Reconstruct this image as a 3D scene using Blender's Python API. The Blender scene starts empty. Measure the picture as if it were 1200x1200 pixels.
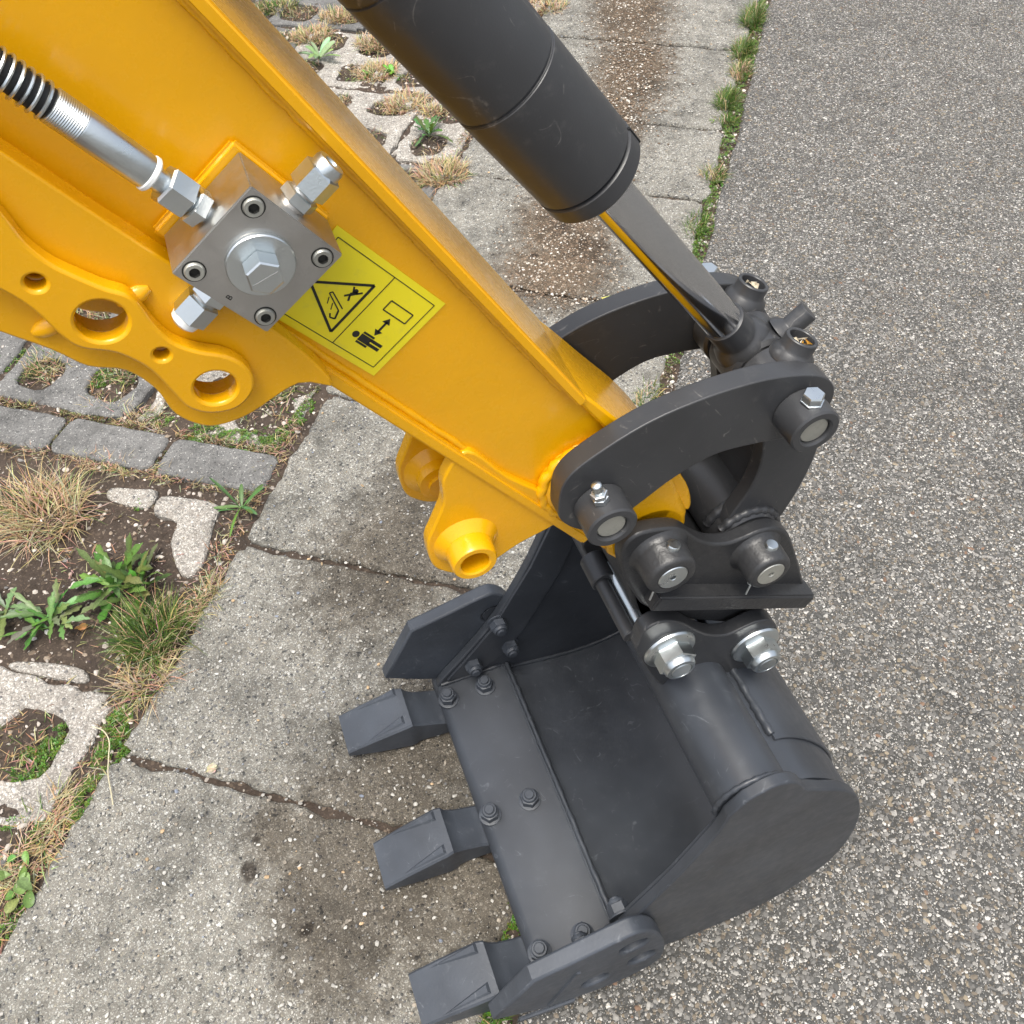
import bpy, bmesh, math, random
import numpy as np
from mathutils import Vector, Matrix
R_ = math.radians
random.seed(7); RNG = np.random.default_rng(11)
scene = bpy.context.scene
COL = scene.collection

# ------------------------------------------------------------------ camera, world, sun
# surveyed camera pose: world X right along the bucket floor, Y across the bucket (away), Z up
FPX = 1095.64
AX = Vector((0.9383, -0.2936, 0.1828)).normalized()
AY = Vector((-0.3426, -0.717, 0.607)); AY = (AY - AX * AX.dot(AY)).normalized()
AZ = AX.cross(AY)
CAM = Vector((-0.06402, -0.44945, 1.19534))
cam = bpy.data.cameras.new('camera'); cam_o = bpy.data.objects.new('camera', cam); COL.objects.link(cam_o)
right = Vector((AX.x, AY.x, AZ.x)); down = Vector((AX.y, AY.y, AZ.y)); fwd = Vector((AX.z, AY.z, AZ.z))
mw = Matrix((right, -down, -fwd)).transposed().to_4x4(); mw.translation = CAM
cam_o.matrix_world = mw
cam.sensor_width = 36; cam.lens = FPX / 1200 * 36; cam.clip_start = 0.01; cam.clip_end = 500
scene.camera = cam_o
scene.cycles.max_bounces = 6; scene.cycles.diffuse_bounces = 3; scene.cycles.glossy_bounces = 3; scene.cycles.transmission_bounces = 2

SUN_DIR = Vector((-0.14, -0.20, 1.0)).normalized()
world = bpy.data.worlds.new('World'); scene.world = world; world.use_nodes = True
wn = world.node_tree
bg = wn.nodes['Background']
sky = wn.nodes.new('ShaderNodeTexSky'); sky.sky_type = 'NISHITA'; sky.sun_disc = False
sky.sun_elevation = math.asin(SUN_DIR.z); sky.sun_rotation = math.atan2(SUN_DIR.x, SUN_DIR.y)
sky.dust_density = 6.0; sky.air_density = 1.2; sky.ozone_density = 1.5
hs = wn.nodes.new('ShaderNodeHueSaturation'); hs.inputs['Saturation'].default_value = 0.5
wn.links.new(sky.outputs[0], hs.inputs['Color']); wn.links.new(hs.outputs[0], bg.inputs['Color'])
bg.inputs['Strength'].default_value = 0.15
sl = bpy.data.lights.new('sun', 'SUN'); sl.energy = 1.6; sl.angle = R_(26); sl.color = (1.0, 0.97, 0.88)
so = bpy.data.objects.new('sun', sl); COL.objects.link(so)
so.rotation_euler = SUN_DIR.to_track_quat('Z', 'Y').to_euler()
scene.view_settings.view_transform = 'Standard'; scene.view_settings.look = 'None'
scene.view_settings.exposure = 0.78; scene.view_settings.gamma = 1.0

# ------------------------------------------------------------------ helpers
def at(px, py, ax, val):
    """point where the survey ray of a photo pixel meets the plane axis=val"""
    d = right * (px - 600) + down * (py - 600) + fwd * FPX
    return CAM + d * ((val - CAM[ax]) / d[ax])
def xz(px, py, y):
    p = at(px, py, 1, y); return (p.x, p.z)
def tag(o, label, cat, group=None):
    o['label'] = label; o['category'] = cat
    if group: o['group'] = group
    return o
def thing(name, loc, label, cat, group=None):
    o = bpy.data.objects.new(name, None); o.empty_display_size = 0.02; o.location = loc
    COL.objects.link(o); return tag(o, label, cat, group)
def link(name, me, mat, parent=None, loc=None, rot=None):
    o = bpy.data.objects.new(name, me); COL.objects.link(o)
    if mat is not None and not me.materials: me.materials.append(mat)
    if parent is not None:
        o.parent = parent
        base = Vector(parent.location) if parent.type == 'EMPTY' else Vector((0, 0, 0))
        o.location = (Vector(loc) if loc is not None else Vector((0, 0, 0))) - base
    elif loc is not None: o.location = loc
    if rot is not None: o.rotation_euler = rot
    return o
def finish(me, angle=35):
    me.polygons.foreach_set('use_smooth', [True] * len(me.polygons))
    me.set_sharp_from_angle(angle=R_(angle)); me.update(); return me
def mesh(name, verts, faces, angle=35, smooth=True):
    me = bpy.data.meshes.new(name); me.from_pydata([tuple(v) for v in verts], [], faces)
    me.validate(); 
    if smooth: finish(me, angle)
    return me
def bm_mesh(bm, name='m', angle=35):
    me = bpy.data.meshes.new(name); bmesh.ops.recalc_face_normals(bm, faces=bm.faces); bm.to_mesh(me); bm.free()
    return finish(me, angle)
def smooth_loop(pts, n=6, closed=True):
    out = []; N = len(pts)
    rng = range(N) if closed else range(N - 1)
    for i in rng:
        g = (lambda k: pts[k % N]) if closed else (lambda k: pts[min(max(k, 0), N - 1)])
        p0, p1, p2, p3 = g(i - 1), g(i), g(i + 1), g(i + 2)
        for k in range(n):
            t = k / n; t2 = t * t; t3 = t2 * t
            out.append(tuple(0.5 * (2 * p1[j] + (p2[j] - p0[j]) * t + (2 * p0[j] - 5 * p1[j] + 4 * p2[j] - p3[j]) * t2 + (3 * p1[j] - p0[j] - 3 * p2[j] + p3[j]) * t3) for j in range(len(p1))))
    if not closed: out.append(tuple(pts[-1]))
    return out
def circle(cx, cy, r, n=32):
    return [(cx + r * math.cos(2 * math.pi * k / n), cy + r * math.sin(2 * math.pi * k / n)) for k in range(n)]
def flat_mesh(outline, holes=(), th=0.01, bevel=0.001, res=1):
    """extruded 2D outline with holes and rounded edges, centred on local z"""
    cu = bpy.data.curves.new('tmp', 'CURVE'); cu.dimensions = '2D'; cu.fill_mode = 'BOTH'
    for loop in [outline] + list(holes):
        sp = cu.splines.new('POLY'); sp.points.add(len(loop) - 1); sp.use_cyclic_u = True
        for p, q in zip(sp.points, loop): p.co = (q[0], q[1], 0, 1)
    cu.extrude = max(th / 2 - bevel, 1e-5); cu.bevel_depth = bevel; cu.bevel_resolution = res; cu.offset = -bevel
    ob = bpy.data.objects.new('tmp', cu); COL.objects.link(ob)
    dg = bpy.context.evaluated_depsgraph_get(); dg.update()
    me = bpy.data.meshes.new_from_object(ob.evaluated_get(dg)); me.materials.clear()
    bpy.data.objects.remove(ob); bpy.data.curves.remove(cu)
    bm = bmesh.new(); bm.from_mesh(me); bmesh.ops.remove_doubles(bm, verts=bm.verts, dist=1e-5)
    bmesh.ops.recalc_face_normals(bm, faces=bm.faces); bm.normal_update()
    for f in bm.faces: f.smooth = True
    for e in bm.edges:
        if len(e.link_faces) == 2:
            a, b = e.link_faces; cap = (abs(a.normal.z) > 0.999) != (abs(b.normal.z) > 0.999) or (abs(a.normal.z) < 0.02) != (abs(b.normal.z) < 0.02)
            e.smooth = not (cap or a.normal.angle(b.normal, 0) > R_(48))
    bm.to_mesh(me); bm.free()
    return me
def plate(name, outline, y0, y1, mat, parent, holes=(), bevel=0.0012):
    """plate in the XZ plane between y0 and y1"""
    me = flat_mesh(outline, holes, abs(y1 - y0), bevel); yc = (y0 + y1) / 2
    me.transform(Matrix(((1, 0, 0, 0), (0, 0, -1, yc), (0, 1, 0, 0), (0, 0, 0, 1))))
    return link(name, me, mat, parent)
def ground_plate(name, outline, z0, z1, mat, parent, holes=(), bevel=0.003):
    me = flat_mesh(outline, holes, z1 - z0, bevel); me.transform(Matrix.Translation((0, 0, (z0 + z1) / 2)))
    return link(name, me, mat, parent)
def basis(d):
    d = Vector(d).normalized(); a = Vector((0, 0, 1)) if abs(d.z) < 0.9 else Vector((1, 0, 0))
    u = d.cross(a).normalized(); return u, d.cross(u).normalized(), d
def lathe_mesh(profile, o=(0, 0, 0), d=(0, 0, 1), seg=32, phase=0.0, angle=35):
    """profile: list of (radius, height along d); ends with radius 0 close the shape"""
    u, v, w = basis(d); o = Vector(o); verts = []; faces = []; rings = []
    for r, h in profile:
        if r <= 1e-7: verts.append(o + w * h); rings.append([len(verts) - 1]); continue
        ring = []
        for k in range(seg):
            a = 2 * math.pi * k / seg + phase
            verts.append(o + w * h + (u * math.cos(a) + v * math.sin(a)) * r); ring.append(len(verts) - 1)
        rings.append(ring)
    for A, B in zip(rings, rings[1:]):
        for k in range(seg):
            k2 = (k + 1) % seg
            if len(A) == 1 and len(B) == 1: continue
            if len(A) == 1: faces.append((A[0], B[k], B[k2]))
            elif len(B) == 1: faces.append((A[k], B[0], A[k2]))
            else: faces.append((A[k], B[k], B[k2], A[k2]))
    me = bpy.data.meshes.new('lathe'); me.from_pydata([tuple(p) for p in verts], [], faces)
    bm = bmesh.new(); bm.from_mesh(me); bmesh.ops.recalc_face_normals(bm, faces=bm.faces); bm.to_mesh(me); bm.free()
    return finish(me, angle)
def lathe(name, profile, o, d, mat, parent, seg=32, phase=0.0, angle=35):
    return link(name, lathe_mesh(profile, o, d, seg, phase, angle), mat, parent)
def cyl(r, h0, h1, b=0.001):
    return [(0, h0), (r - b, h0), (r, h0 + b), (r, h1 - b), (r - b, h1), (0, h1)]
def tube(ro, ri, h0, h1, b=0.001):
    return [(ri, h0), (ro - b, h0), (ro, h0 + b), (ro, h1 - b), (ro - b, h1), (ri + b, h1), (ri, h1 - b), (ri, h0)]
def join(meshes):
    bm = bmesh.new()
    for m in meshes: bm.from_mesh(m)
    me = bpy.data.meshes.new('j'); bm.to_mesh(me); bm.free(); return finish(me, 35)
def box_mesh(c, ex, ey, ez, sx, sy, sz, bevel=0.001, seg=2):
    bm = bmesh.new(); bmesh.ops.create_cube(bm, size=1.0)
    for v in bm.verts: v.co = Vector((v.co.x * sx, v.co.y * sy, v.co.z * sz))
    if bevel: bmesh.ops.bevel(bm, geom=list(bm.edges), offset=bevel, segments=seg, affect='EDGES')
    m = Matrix((ex, ey, ez)).transposed().to_4x4(); m.translation = Vector(c)
    bm.transform(m); return bm_mesh(bm, 'box', 14)
def sweep_mesh(path, r, seg=10, rfun=None):
    path = [Vector(p) for p in path]; verts = []; faces = []; n = len(path); ref = None
    for i, p in enumerate(path):
        d = (path[min(i + 1, n - 1)] - path[max(i - 1, 0)]).normalized()
        if ref is None: ref = basis(d)[0]
        u = (ref - d * ref.dot(d)).normalized(); ref = u; v = d.cross(u)
        rr = rfun(i) if rfun else r
        for k in range(seg):
            a = 2 * math.pi * k / seg; verts.append(p + (u * math.cos(a) + v * math.sin(a)) * rr)
    for i in range(n - 1):
        for k in range(seg):
            k2 = (k + 1) % seg; faces.append((i * seg + k, i * seg + k2, (i + 1) * seg + k2, (i + 1) * seg + k))
    faces.append(tuple(range(seg))[::-1]); faces.append(tuple((n - 1) * seg + k for k in range(seg)))
    return mesh('sweep', verts, faces, 50)
def weld(name, a, b, r, mat, parent, step=0.004, amp=0.18):
    """rippled weld bead from a to b"""
    a, b = Vector(a), Vector(b); n = max(4, int((b - a).length / step)); rr = [r * (1 + random.uniform(-amp, amp)) for _ in range(n + 1)]
    path = [a.lerp(b, i / n) + Vector((random.uniform(-1, 1), random.uniform(-1, 1), random.uniform(-1, 1))) * r * 0.12 for i in range(n + 1)]
    return link(name, sweep_mesh(path, r, 8, lambda i: rr[i]), mat, parent)

# ------------------------------------------------------------------ materials
def material(name):
    m = bpy.data.materials.new(name); m.use_nodes = True
    nt = m.node_tree; return m, nt, nt.nodes['Principled BSDF']
def nd(nt, typ, **kw):
    n = nt.nodes.new(typ)
    for k, v in kw.items():
        if hasattr(n, k): setattr(n, k, v)
        else: n.inputs[k.replace('_', ' ')].default_value = v
    return n
def ramp(nt, stops, interp='LINEAR'):
    r = nt.nodes.new('ShaderNodeValToRGB'); e = r.color_ramp; e.interpolation = interp
    while len(e.elements) < len(stops): e.elements.new(0.5)
    for el, (p, c) in zip(e.elements, stops): el.position = p; el.color = (*c, 1) if len(c) == 3 else c
    return r
def paint(name, base, rough, spec=0.5, coat=0.0, bump=0.15, bscale=900, vary=0.12, dust=0.0, dustcol=(0.35, 0.33, 0.3), metallic=0.0, lump=0.0, scuff=0.0):
    m, nt, b = material(name); L = nt.links.new
    geo = nd(nt, 'ShaderNodeNewGeometry')
    n1 = nd(nt, 'ShaderNodeTexNoise', Scale=14.0, Detail=3.0); L(geo.outputs['Position'], n1.inputs['Vector'])
    n2 = nd(nt, 'ShaderNodeTexNoise', Scale=bscale, Detail=1.0); L(geo.outputs['Position'], n2.inputs['Vector'])
    n3 = nd(nt, 'ShaderNodeTexNoise', Scale=70.0, Detail=4.0, Roughness=0.7); L(geo.outputs['Position'], n3.inputs['Vector'])
    c0 = tuple(x * (1 - vary) for x in base); c1 = tuple(min(1, x * (1 + vary)) for x in base)
    r1 = ramp(nt, [(0.3, c0), (0.7, c1)]); L(n1.outputs[0], r1.inputs[0])
    mix = nd(nt, 'ShaderNodeMix', data_type='RGBA'); L(r1.outputs[0], mix.inputs['A']); mix.inputs['B'].default_value = (*dustcol, 1)
    dm = ramp(nt, [(0.58, (0, 0, 0)), (0.8, (dust, dust, dust))]); L(n3.outputs[0], dm.inputs[0]); L(dm.outputs[0], mix.inputs['Factor'])
    colo = mix.outputs['Result']
    if scuff:
        n5 = nd(nt, 'ShaderNodeTexNoise', Scale=11.0, Detail=1.0, Distortion=2.2); L(geo.outputs['Position'], n5.inputs['Vector'])
        rs = ramp(nt, [(0.492, (0, 0, 0)), (0.5, (1, 1, 1)), (0.508, (0, 0, 0))]); L(n5.outputs[0], rs.inputs[0])
        ms = nd(nt, 'ShaderNodeMapRange', From_Min=0.52, From_Max=0.62, To_Min=0.0, To_Max=scuff); L(n3.outputs[0], ms.inputs['Value'])
        mu = nd(nt, 'ShaderNodeMath', operation='MULTIPLY'); L(rs.outputs[0], mu.inputs[0]); L(ms.outputs[0], mu.inputs[1])
        mx = nd(nt, 'ShaderNodeMix', data_type='RGBA'); L(mu.outputs[0], mx.inputs['Factor']); L(colo, mx.inputs['A']); mx.inputs['B'].default_value = (*dustcol, 1); colo = mx.outputs['Result']
    L(colo, b.inputs['Base Color'])
    rr = nd(nt, 'ShaderNodeMapRange', From_Min=0.3, From_Max=0.7, To_Min=rough * 0.85, To_Max=min(1, rough * 1.25)); L(n3.outputs[0], rr.inputs['Value']); L(rr.outputs[0], b.inputs['Roughness'])
    b.inputs['Specular IOR Level'].default_value = spec; b.inputs['Metallic'].default_value = metallic
    b.inputs['Coat Weight'].default_value = coat; b.inputs['Coat Roughness'].default_value = 0.12
    bp = nd(nt, 'ShaderNodeBump', Strength=bump, Distance=0.0006); L(n2.outputs[0], bp.inputs['Height'])
    if lump:
        n4 = nd(nt, 'ShaderNodeTexNoise', Scale=110.0, Detail=2.0); L(geo.outputs['Position'], n4.inputs['Vector'])
        b2 = nd(nt, 'ShaderNodeBump', Strength=lump, Distance=0.002); L(n4.outputs[0], b2.inputs['Height']); L(bp.outputs[0], b2.inputs['Normal']); L(b2.outputs[0], b.inputs['Normal'])
    else: L(bp.outputs[0], b.inputs['Normal'])
    return m
YEL = paint('yellow paint', (0.75, 0.370, 0.002), 0.26, spec=0.4, coat=0.25, bump=0.0, bscale=500, vary=0.04, dust=0.03, dustcol=(0.45, 0.25, 0.04))
BLK = paint('black satin paint', (0.036, 0.037, 0.0395), 0.36, bump=0.06, vary=0.15, dust=0.08, scuff=0.25)
BLKC = paint('black cast paint', (0.027, 0.0275, 0.029), 0.36, bump=0.3, bscale=420, vary=0.15, dust=0.05, lump=0.25)
BUCK = paint('bucket slate paint', (0.036, 0.0405, 0.0485), 0.37, bump=0.05, vary=0.2, dust=0.22, dustcol=(0.10, 0.11, 0.125), scuff=0.7)
TOOTH = paint('tooth slate paint', (0.046, 0.053, 0.065), 0.46, bump=0.25, bscale=300, vary=0.25, dust=0.4, dustcol=(0.12, 0.13, 0.145), scuff=0.8)
ZINC = paint('zinc plate', (0.62, 0.66, 0.67), 0.30, metallic=1.0, bump=0.08, vary=0.10, dust=0.1, dustcol=(0.35, 0.4, 0.42))
STEEL = paint('milled steel', (0.50, 0.49, 0.47), 0.40, metallic=1.0, bump=0.12, bscale=700, vary=0.12, dust=0.2, dustcol=(0.22, 0.21, 0.2))
PIN = paint('bare pin end', (0.42, 0.42, 0.38), 0.45, metallic=0.8, bump=0.25, bscale=500, vary=0.25, dust=0.35, dustcol=(0.16, 0.15, 0.12))
CHROME, _cn, _cb = material('chrome rod'); _cb.inputs['Base Color'].default_value = (0.60, 0.61, 0.63, 1); _cb.inputs['Metallic'].default_value = 1.0; _cb.inputs['Roughness'].default_value = 0.14; _cb.inputs['Anisotropic'].default_value = 0.4
RUBBER = paint('black rubber hose', (0.012, 0.012, 0.012), 0.55, bump=0.3, vary=0.1)
PLASTIC = paint('milky plastic', (0.75, 0.76, 0.74), 0.3, bump=0.02, vary=0.03)
HOLE = paint('dark print', (0.012, 0.012, 0.010), 0.5, bump=0.02, vary=0.1)
STICK = paint('sticker yellow', (0.78, 0.66, 0.015), 0.38, bump=0.02, vary=0.05, dust=0.35, dustcol=(0.35, 0.33, 0.10))

S_ = Vector((0.585, 0.811, 0)).normalized(); T_ = Vector((S_.y, -S_.x, 0))
def st(s, t, z=0.0): v = S_ * s + T_ * t; return Vector((v.x, v.y, z))
def st2(s, t): v = S_ * s + T_ * t; return (v.x, v.y)

def ellipse_mask(nt, pos, noise, c, a, b, ang, lo=0.40, hi=1.35):
    """soft noisy blotch at c with half axes a, b"""
    L = nt.links.new
    mp = nd(nt, 'ShaderNodeMapping', vector_type='TEXTURE'); mp.inputs['Location'].default_value = (c[0], c[1], 0); mp.inputs['Rotation'].default_value = (0, 0, ang); mp.inputs['Scale'].default_value = (a, b, 100)
    L(pos, mp.inputs['Vector']); ln = nd(nt, 'ShaderNodeVectorMath', operation='LENGTH'); L(mp.outputs[0], ln.inputs[0])
    ad = nd(nt, 'ShaderNodeMath', operation='MULTIPLY_ADD'); L(noise, ad.inputs[0]); ad.inputs[1].default_value = 1.1; L(ln.outputs['Value'], ad.inputs[2])
    mr = nd(nt, 'ShaderNodeMapRange', From_Min=lo + 0.55, From_Max=hi + 0.55, To_Min=1.0, To_Max=0.0, interpolation_type='SMOOTHSTEP'); L(ad.outputs[0], mr.inputs['Value'])
    return mr.outputs[0]
def aggregate(name, scale, matrix, stones, stone_amt, blotch, bump, stains_and_shade=(), rough=0.85, smin=0.12, smax=0.55, depth=0.0022):
    """exposed aggregate surface: random coloured chips set in a matrix"""
    m, nt, b = material(name); L = nt.links.new
    geo = nd(nt, 'ShaderNodeNewGeometry'); P = geo.outputs['Position']
    wob = nd(nt, 'ShaderNodeTexNoise', Scale=scale * 0.9, Detail=0.0); L(P, wob.inputs['Vector'])
    wv = nd(nt, 'ShaderNodeVectorMath', operation='MULTIPLY_ADD'); L(wob.outputs['Color'], wv.inputs[0]); wv.inputs[1].default_value = (0.8 / scale,) * 3; L(P, wv.inputs[2])
    v1 = nd(nt, 'ShaderNodeTexVoronoi', Scale=scale, Randomness=1.0); L(wv.outputs[0], v1.inputs['Vector'])
    v2 = nd(nt, 'ShaderNodeTexVoronoi', Scale=scale * 2.3, Randomness=1.0); L(wv.outputs[0], v2.inputs['Vector'])
    fine = nd(nt, 'ShaderNodeTexNoise', Scale=scale * 3.5, Detail=1.0); L(P, fine.inputs['Vector'])
    big = nd(nt, 'ShaderNodeTexNoise', Scale=7.0, Detail=3.0, Roughness=0.65); L(P, big.inputs['Vector'])
    mid = nd(nt, 'ShaderNodeTexNoise', Scale=38.0, Detail=3.0, Roughness=0.7); L(P, mid.inputs['Vector'])
    def chips(v, amt):
        sep = nd(nt, 'ShaderNodeSeparateColor'); L(v.outputs['Color'], sep.inputs[0])
        rc = ramp(nt, stones, 'CONSTANT'); L(sep.outputs[0], rc.inputs[0])
        size = nd(nt, 'ShaderNodeMapRange', From_Min=0.0, From_Max=1.0, To_Min=smin, To_Max=smax); L(sep.outputs[1], size.inputs['Value'])
        ins = nd(nt, 'ShaderNodeMath', operation='LESS_THAN'); L(v.outputs['Distance'], ins.inputs[0]); L(size.outputs[0], ins.inputs[1])
        on = nd(nt, 'ShaderNodeMath', operation='LESS_THAN'); L(sep.outputs[2], on.inputs[0]); on.inputs[1].default_value = amt
        mu = nd(nt, 'ShaderNodeMath', operation='MULTIPLY'); L(ins.outputs[0], mu.inputs[0]); L(on.outputs[0], mu.inputs[1])
        return rc.outputs[0], mu.outputs[0]
    c1, k1 = chips(v1, stone_amt); c2, k2 = chips(v2, stone_amt * 0.8)
    mr = ramp(nt, [(0.25, tuple(x * 0.72 for x in matrix)), (0.75, tuple(x * 1.25 for x in matrix))]); L(fine.outputs[0], mr.inputs[0])
    mA = nd(nt, 'ShaderNodeMix', data_type='RGBA'); L(mr.outputs[0], mA.inputs['A']); L(c2, mA.inputs['B']); L(k2, mA.inputs['Factor'])
    mB = nd(nt, 'ShaderNodeMix', data_type='RGBA'); L(mA.outputs['Result'], mB.inputs['A']); L(c1, mB.inputs['B']); L(k1, mB.inputs['Factor'])
    br = ramp(nt, [(0.28, (1 - blotch,) * 3), (0.5, (1.0,) * 3), (0.72, (1.0 + blotch * 0.4,) * 3)]); L(big.outputs[0], br.inputs[0])
    mm = nd(nt, 'ShaderNodeMix', data_type='RGBA', blend_type='MULTIPLY'); mm.inputs['Factor'].default_value = 1; L(mB.outputs['Result'], mm.inputs['A']); L(br.outputs[0], mm.inputs['B'])
    br2 = ramp(nt, [(0.3, (1 - blotch * 0.7,) * 3), (0.55, (1.0,) * 3)]); L(mid.outputs[0], br2.inputs[0])
    m2 = nd(nt, 'ShaderNodeMix', data_type='RGBA', blend_type='MULTIPLY'); m2.inputs['Factor'].default_value = 1; L(mm.outputs['Result'], m2.inputs['A']); L(br2.outputs[0], m2.inputs['B'])
    out = m2.outputs['Result']
    for (cc, lst) in stains_and_shade:
        acc = None
        for e in lst:
            k = ellipse_mask(nt, P, mid.outputs[0], *e)
            if acc is None: acc = k
            else:
                mx = nd(nt, 'ShaderNodeMath', operation='MAXIMUM'); L(acc, mx.inputs[0]); L(k, mx.inputs[1]); acc = mx.outputs[0]
        # the chips stay visible through stains and painted shade
        kk = nd(nt, 'ShaderNodeMath', operation='MULTIPLY'); L(acc, kk.inputs[0]); kk.inputs[1].default_value = cc[3]
        mx = nd(nt, 'ShaderNodeMix', data_type='RGBA', blend_type='MULTIPLY'); L(out, mx.inputs['A']); mx.inputs['B'].default_value = (*cc[:3], 1); L(kk.outputs[0], mx.inputs['Factor']); out = mx.outputs['Result']
    L(out, b.inputs['Base Color']); b.inputs['Roughness'].default_value = rough; b.inputs['Specular IOR Level'].default_value = 0.3
    h1 = nd(nt, 'ShaderNodeMath', operation='MULTIPLY'); L(k1, h1.inputs[0]); 
    inv = nd(nt, 'ShaderNodeMapRange', From_Min=0.0, From_Max=0.6, To_Min=1.0, To_Max=0.2); L(v1.outputs['Distance'], inv.inputs['Value']); L(inv.outputs[0], h1.inputs[1])
    h4 = nd(nt, 'ShaderNodeMath', operation='MULTIPLY_ADD'); L(mid.outputs[0], h4.inputs[0]); h4.inputs[1].default_value = 1.2; L(h1.outputs[0], h4.inputs[2])
    bp = nd(nt, 'ShaderNodeBump', Strength=bump, Distance=depth); L(h4.outputs[0], bp.inputs['Height']); L(bp.outputs[0], b.inputs['Normal'])
    return m
def attr_mat(name, rough=0.7, trans=0.0, spec=0.3):
    m, nt, b = material(name); L = nt.links.new
    a = nd(nt, 'ShaderNodeAttribute', attribute_name='tint'); 
    geo = nd(nt, 'ShaderNodeNewGeometry'); n = nd(nt, 'ShaderNodeTexNoise', Scale=420.0, Detail=4.0); L(geo.outputs['Position'], n.inputs['Vector'])
    r = ramp(nt, [(0.3, (0.75,) * 3), (0.7, (1.2,) * 3)]); L(n.outputs[0], r.inputs[0])
    mm = nd(nt, 'ShaderNodeMix', data_type='RGBA', blend_type='MULTIPLY'); mm.inputs['Factor'].default_value = 1; L(a.outputs['Color'], mm.inputs['A']); L(r.outputs[0], mm.inputs['B'])
    L(mm.outputs['Result'], b.inputs['Base Color']); b.inputs['Roughness'].default_value = rough; b.inputs['Specular IOR Level'].default_value = spec
    if trans:
        tb = nd(nt, 'ShaderNodeBsdfTranslucent'); L(mm.outputs['Result'], tb.inputs['Color']); mx = nd(nt, 'ShaderNodeMixShader'); mx.inputs[0].default_value = trans
        L(b.outputs[0], mx.inputs[1]); L(tb.outputs[0], mx.inputs[2]); L(mx.outputs[0], nt.nodes['Material Output'].inputs['Surface'])
    return m
GREYS = [(0.0, (0.10, 0.10, 0.098)), (0.22, (0.20, 0.195, 0.185)), (0.40, (0.155, 0.135, 0.11)), (0.52, (0.33, 0.32, 0.30)), (0.68, (0.25, 0.22, 0.18)), (0.80, (0.48, 0.46, 0.43)), (0.92, (0.58, 0.55, 0.50))]
PALE = [(0.0, (0.235, 0.228, 0.20)), (0.28, (0.34, 0.33, 0.29)), (0.48, (0.29, 0.27, 0.22)), (0.60, (0.10, 0.10, 0.095)), (0.70, (0.42, 0.41, 0.37)), (0.88, (0.52, 0.51, 0.47)), (0.94, (0.15, 0.15, 0.15))]
brown = [((1.19, 2.14), .13, .34, -.45), ((1.04, 1.80), .12, .26, -.5), ((0.88, 1.58), .10, .20, -.5), ((0.72, 1.36), .09, .18, -.5), ((0.60, 1.20), .12, .18, -.3), ((0.52, 1.06), .14, .14, 0)]
dark = [((-0.05, 0.13), .10, .10, 0), ((-0.03, -0.06), .08, .12, 0), ((0.02, 0.28), .10, .07, .5), ((-0.12, 0.02), .16, .20, .3), ((-0.20, -0.02), .10, .16, .0), ((0.02, 0.48), .20, .14, .6), ((-0.25, 0.10), .05, .06, 0), ((0.15, 0.62), .20, .12, .7), ((0.62, 1.10), .06, .06, 0)]  # dark slab stains, with soft shade around the bucket teeth painted in
spots = [((-0.295, 0.06), .016, .020, .3, .3, .9), ((-0.28, 0.098), .011, .009, 0, .3, .9), ((0.50, 1.13), .018, .018, 0, .3, .9), ((0.40, 0.98), .02, .015, 0, .3, .9), ((-.24, -.035), .02, .012, .5, .3, .9), ((0.1, .58), .02, .012, .5, .3, .9)]
CONC = aggregate('weathered concrete', 250, (0.184, 0.172, 0.148), PALE, 0.85, 0.50, 1.0, smin=0.25, smax=0.62, depth=0.003, stains_and_shade=[((0.42, 0.31, 0.22, 0.92), brown), ((0.42, 0.37, 0.32, 0.85), dark), ((0.25, 0.22, 0.2, 0.95), spots)])
BRICK = aggregate('dark concrete brick', 250, (0.15, 0.146, 0.14), [(0.0, (0.13, 0.13, 0.125)), (0.35, (0.20, 0.20, 0.19)), (0.7, (0.30, 0.29, 0.27)), (0.92, (0.5, 0.49, 0.46))], 0.6, 0.45, 1.0, smin=0.2, smax=0.55, depth=0.003)
TURFC = aggregate('pale turf paver concrete', 170, (0.27, 0.245, 0.215), [(0.0, (0.36, 0.33, 0.29)), (0.4, (0.48, 0.45, 0.40)), (0.75, (0.58, 0.55, 0.50)), (0.95, (0.2, 0.19, 0.18))], 0.95, 0.3, 1.0, smin=0.3, smax=0.65, depth=0.005)
ASPH = aggregate('asphalt', 225, (0.066, 0.064, 0.059), GREYS, 0.95, 0.3, 1.0, smin=0.2, smax=0.6)
SOIL = aggregate('soil', 120, (0.055, 0.040, 0.030), [(0.0, (0.05, 0.036, 0.026)), (0.4, (0.09, 0.066, 0.048)), (0.75, (0.15, 0.115, 0.085)), (0.93, (0.34, 0.30, 0.26))], 0.8, 0.35, 1.0)
STONE = attr_mat('aggregate stones', 0.75)
GRASS = attr_mat('grass blades', 0.55, 0.25)
LEAF = attr_mat('weed leaves', 0.42, 0.22, 0.5)

# ------------------------------------------------------------------ ground and paving
g = mesh('ground', [(-90, -90, -0.06), (90, -90, -0.06), (90, 90, -0.06), (-90, 90, -0.06)], [(0, 1, 2, 3)], smooth=False)
go = link('ground', g, SOIL); go['kind'] = 'structure'

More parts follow.
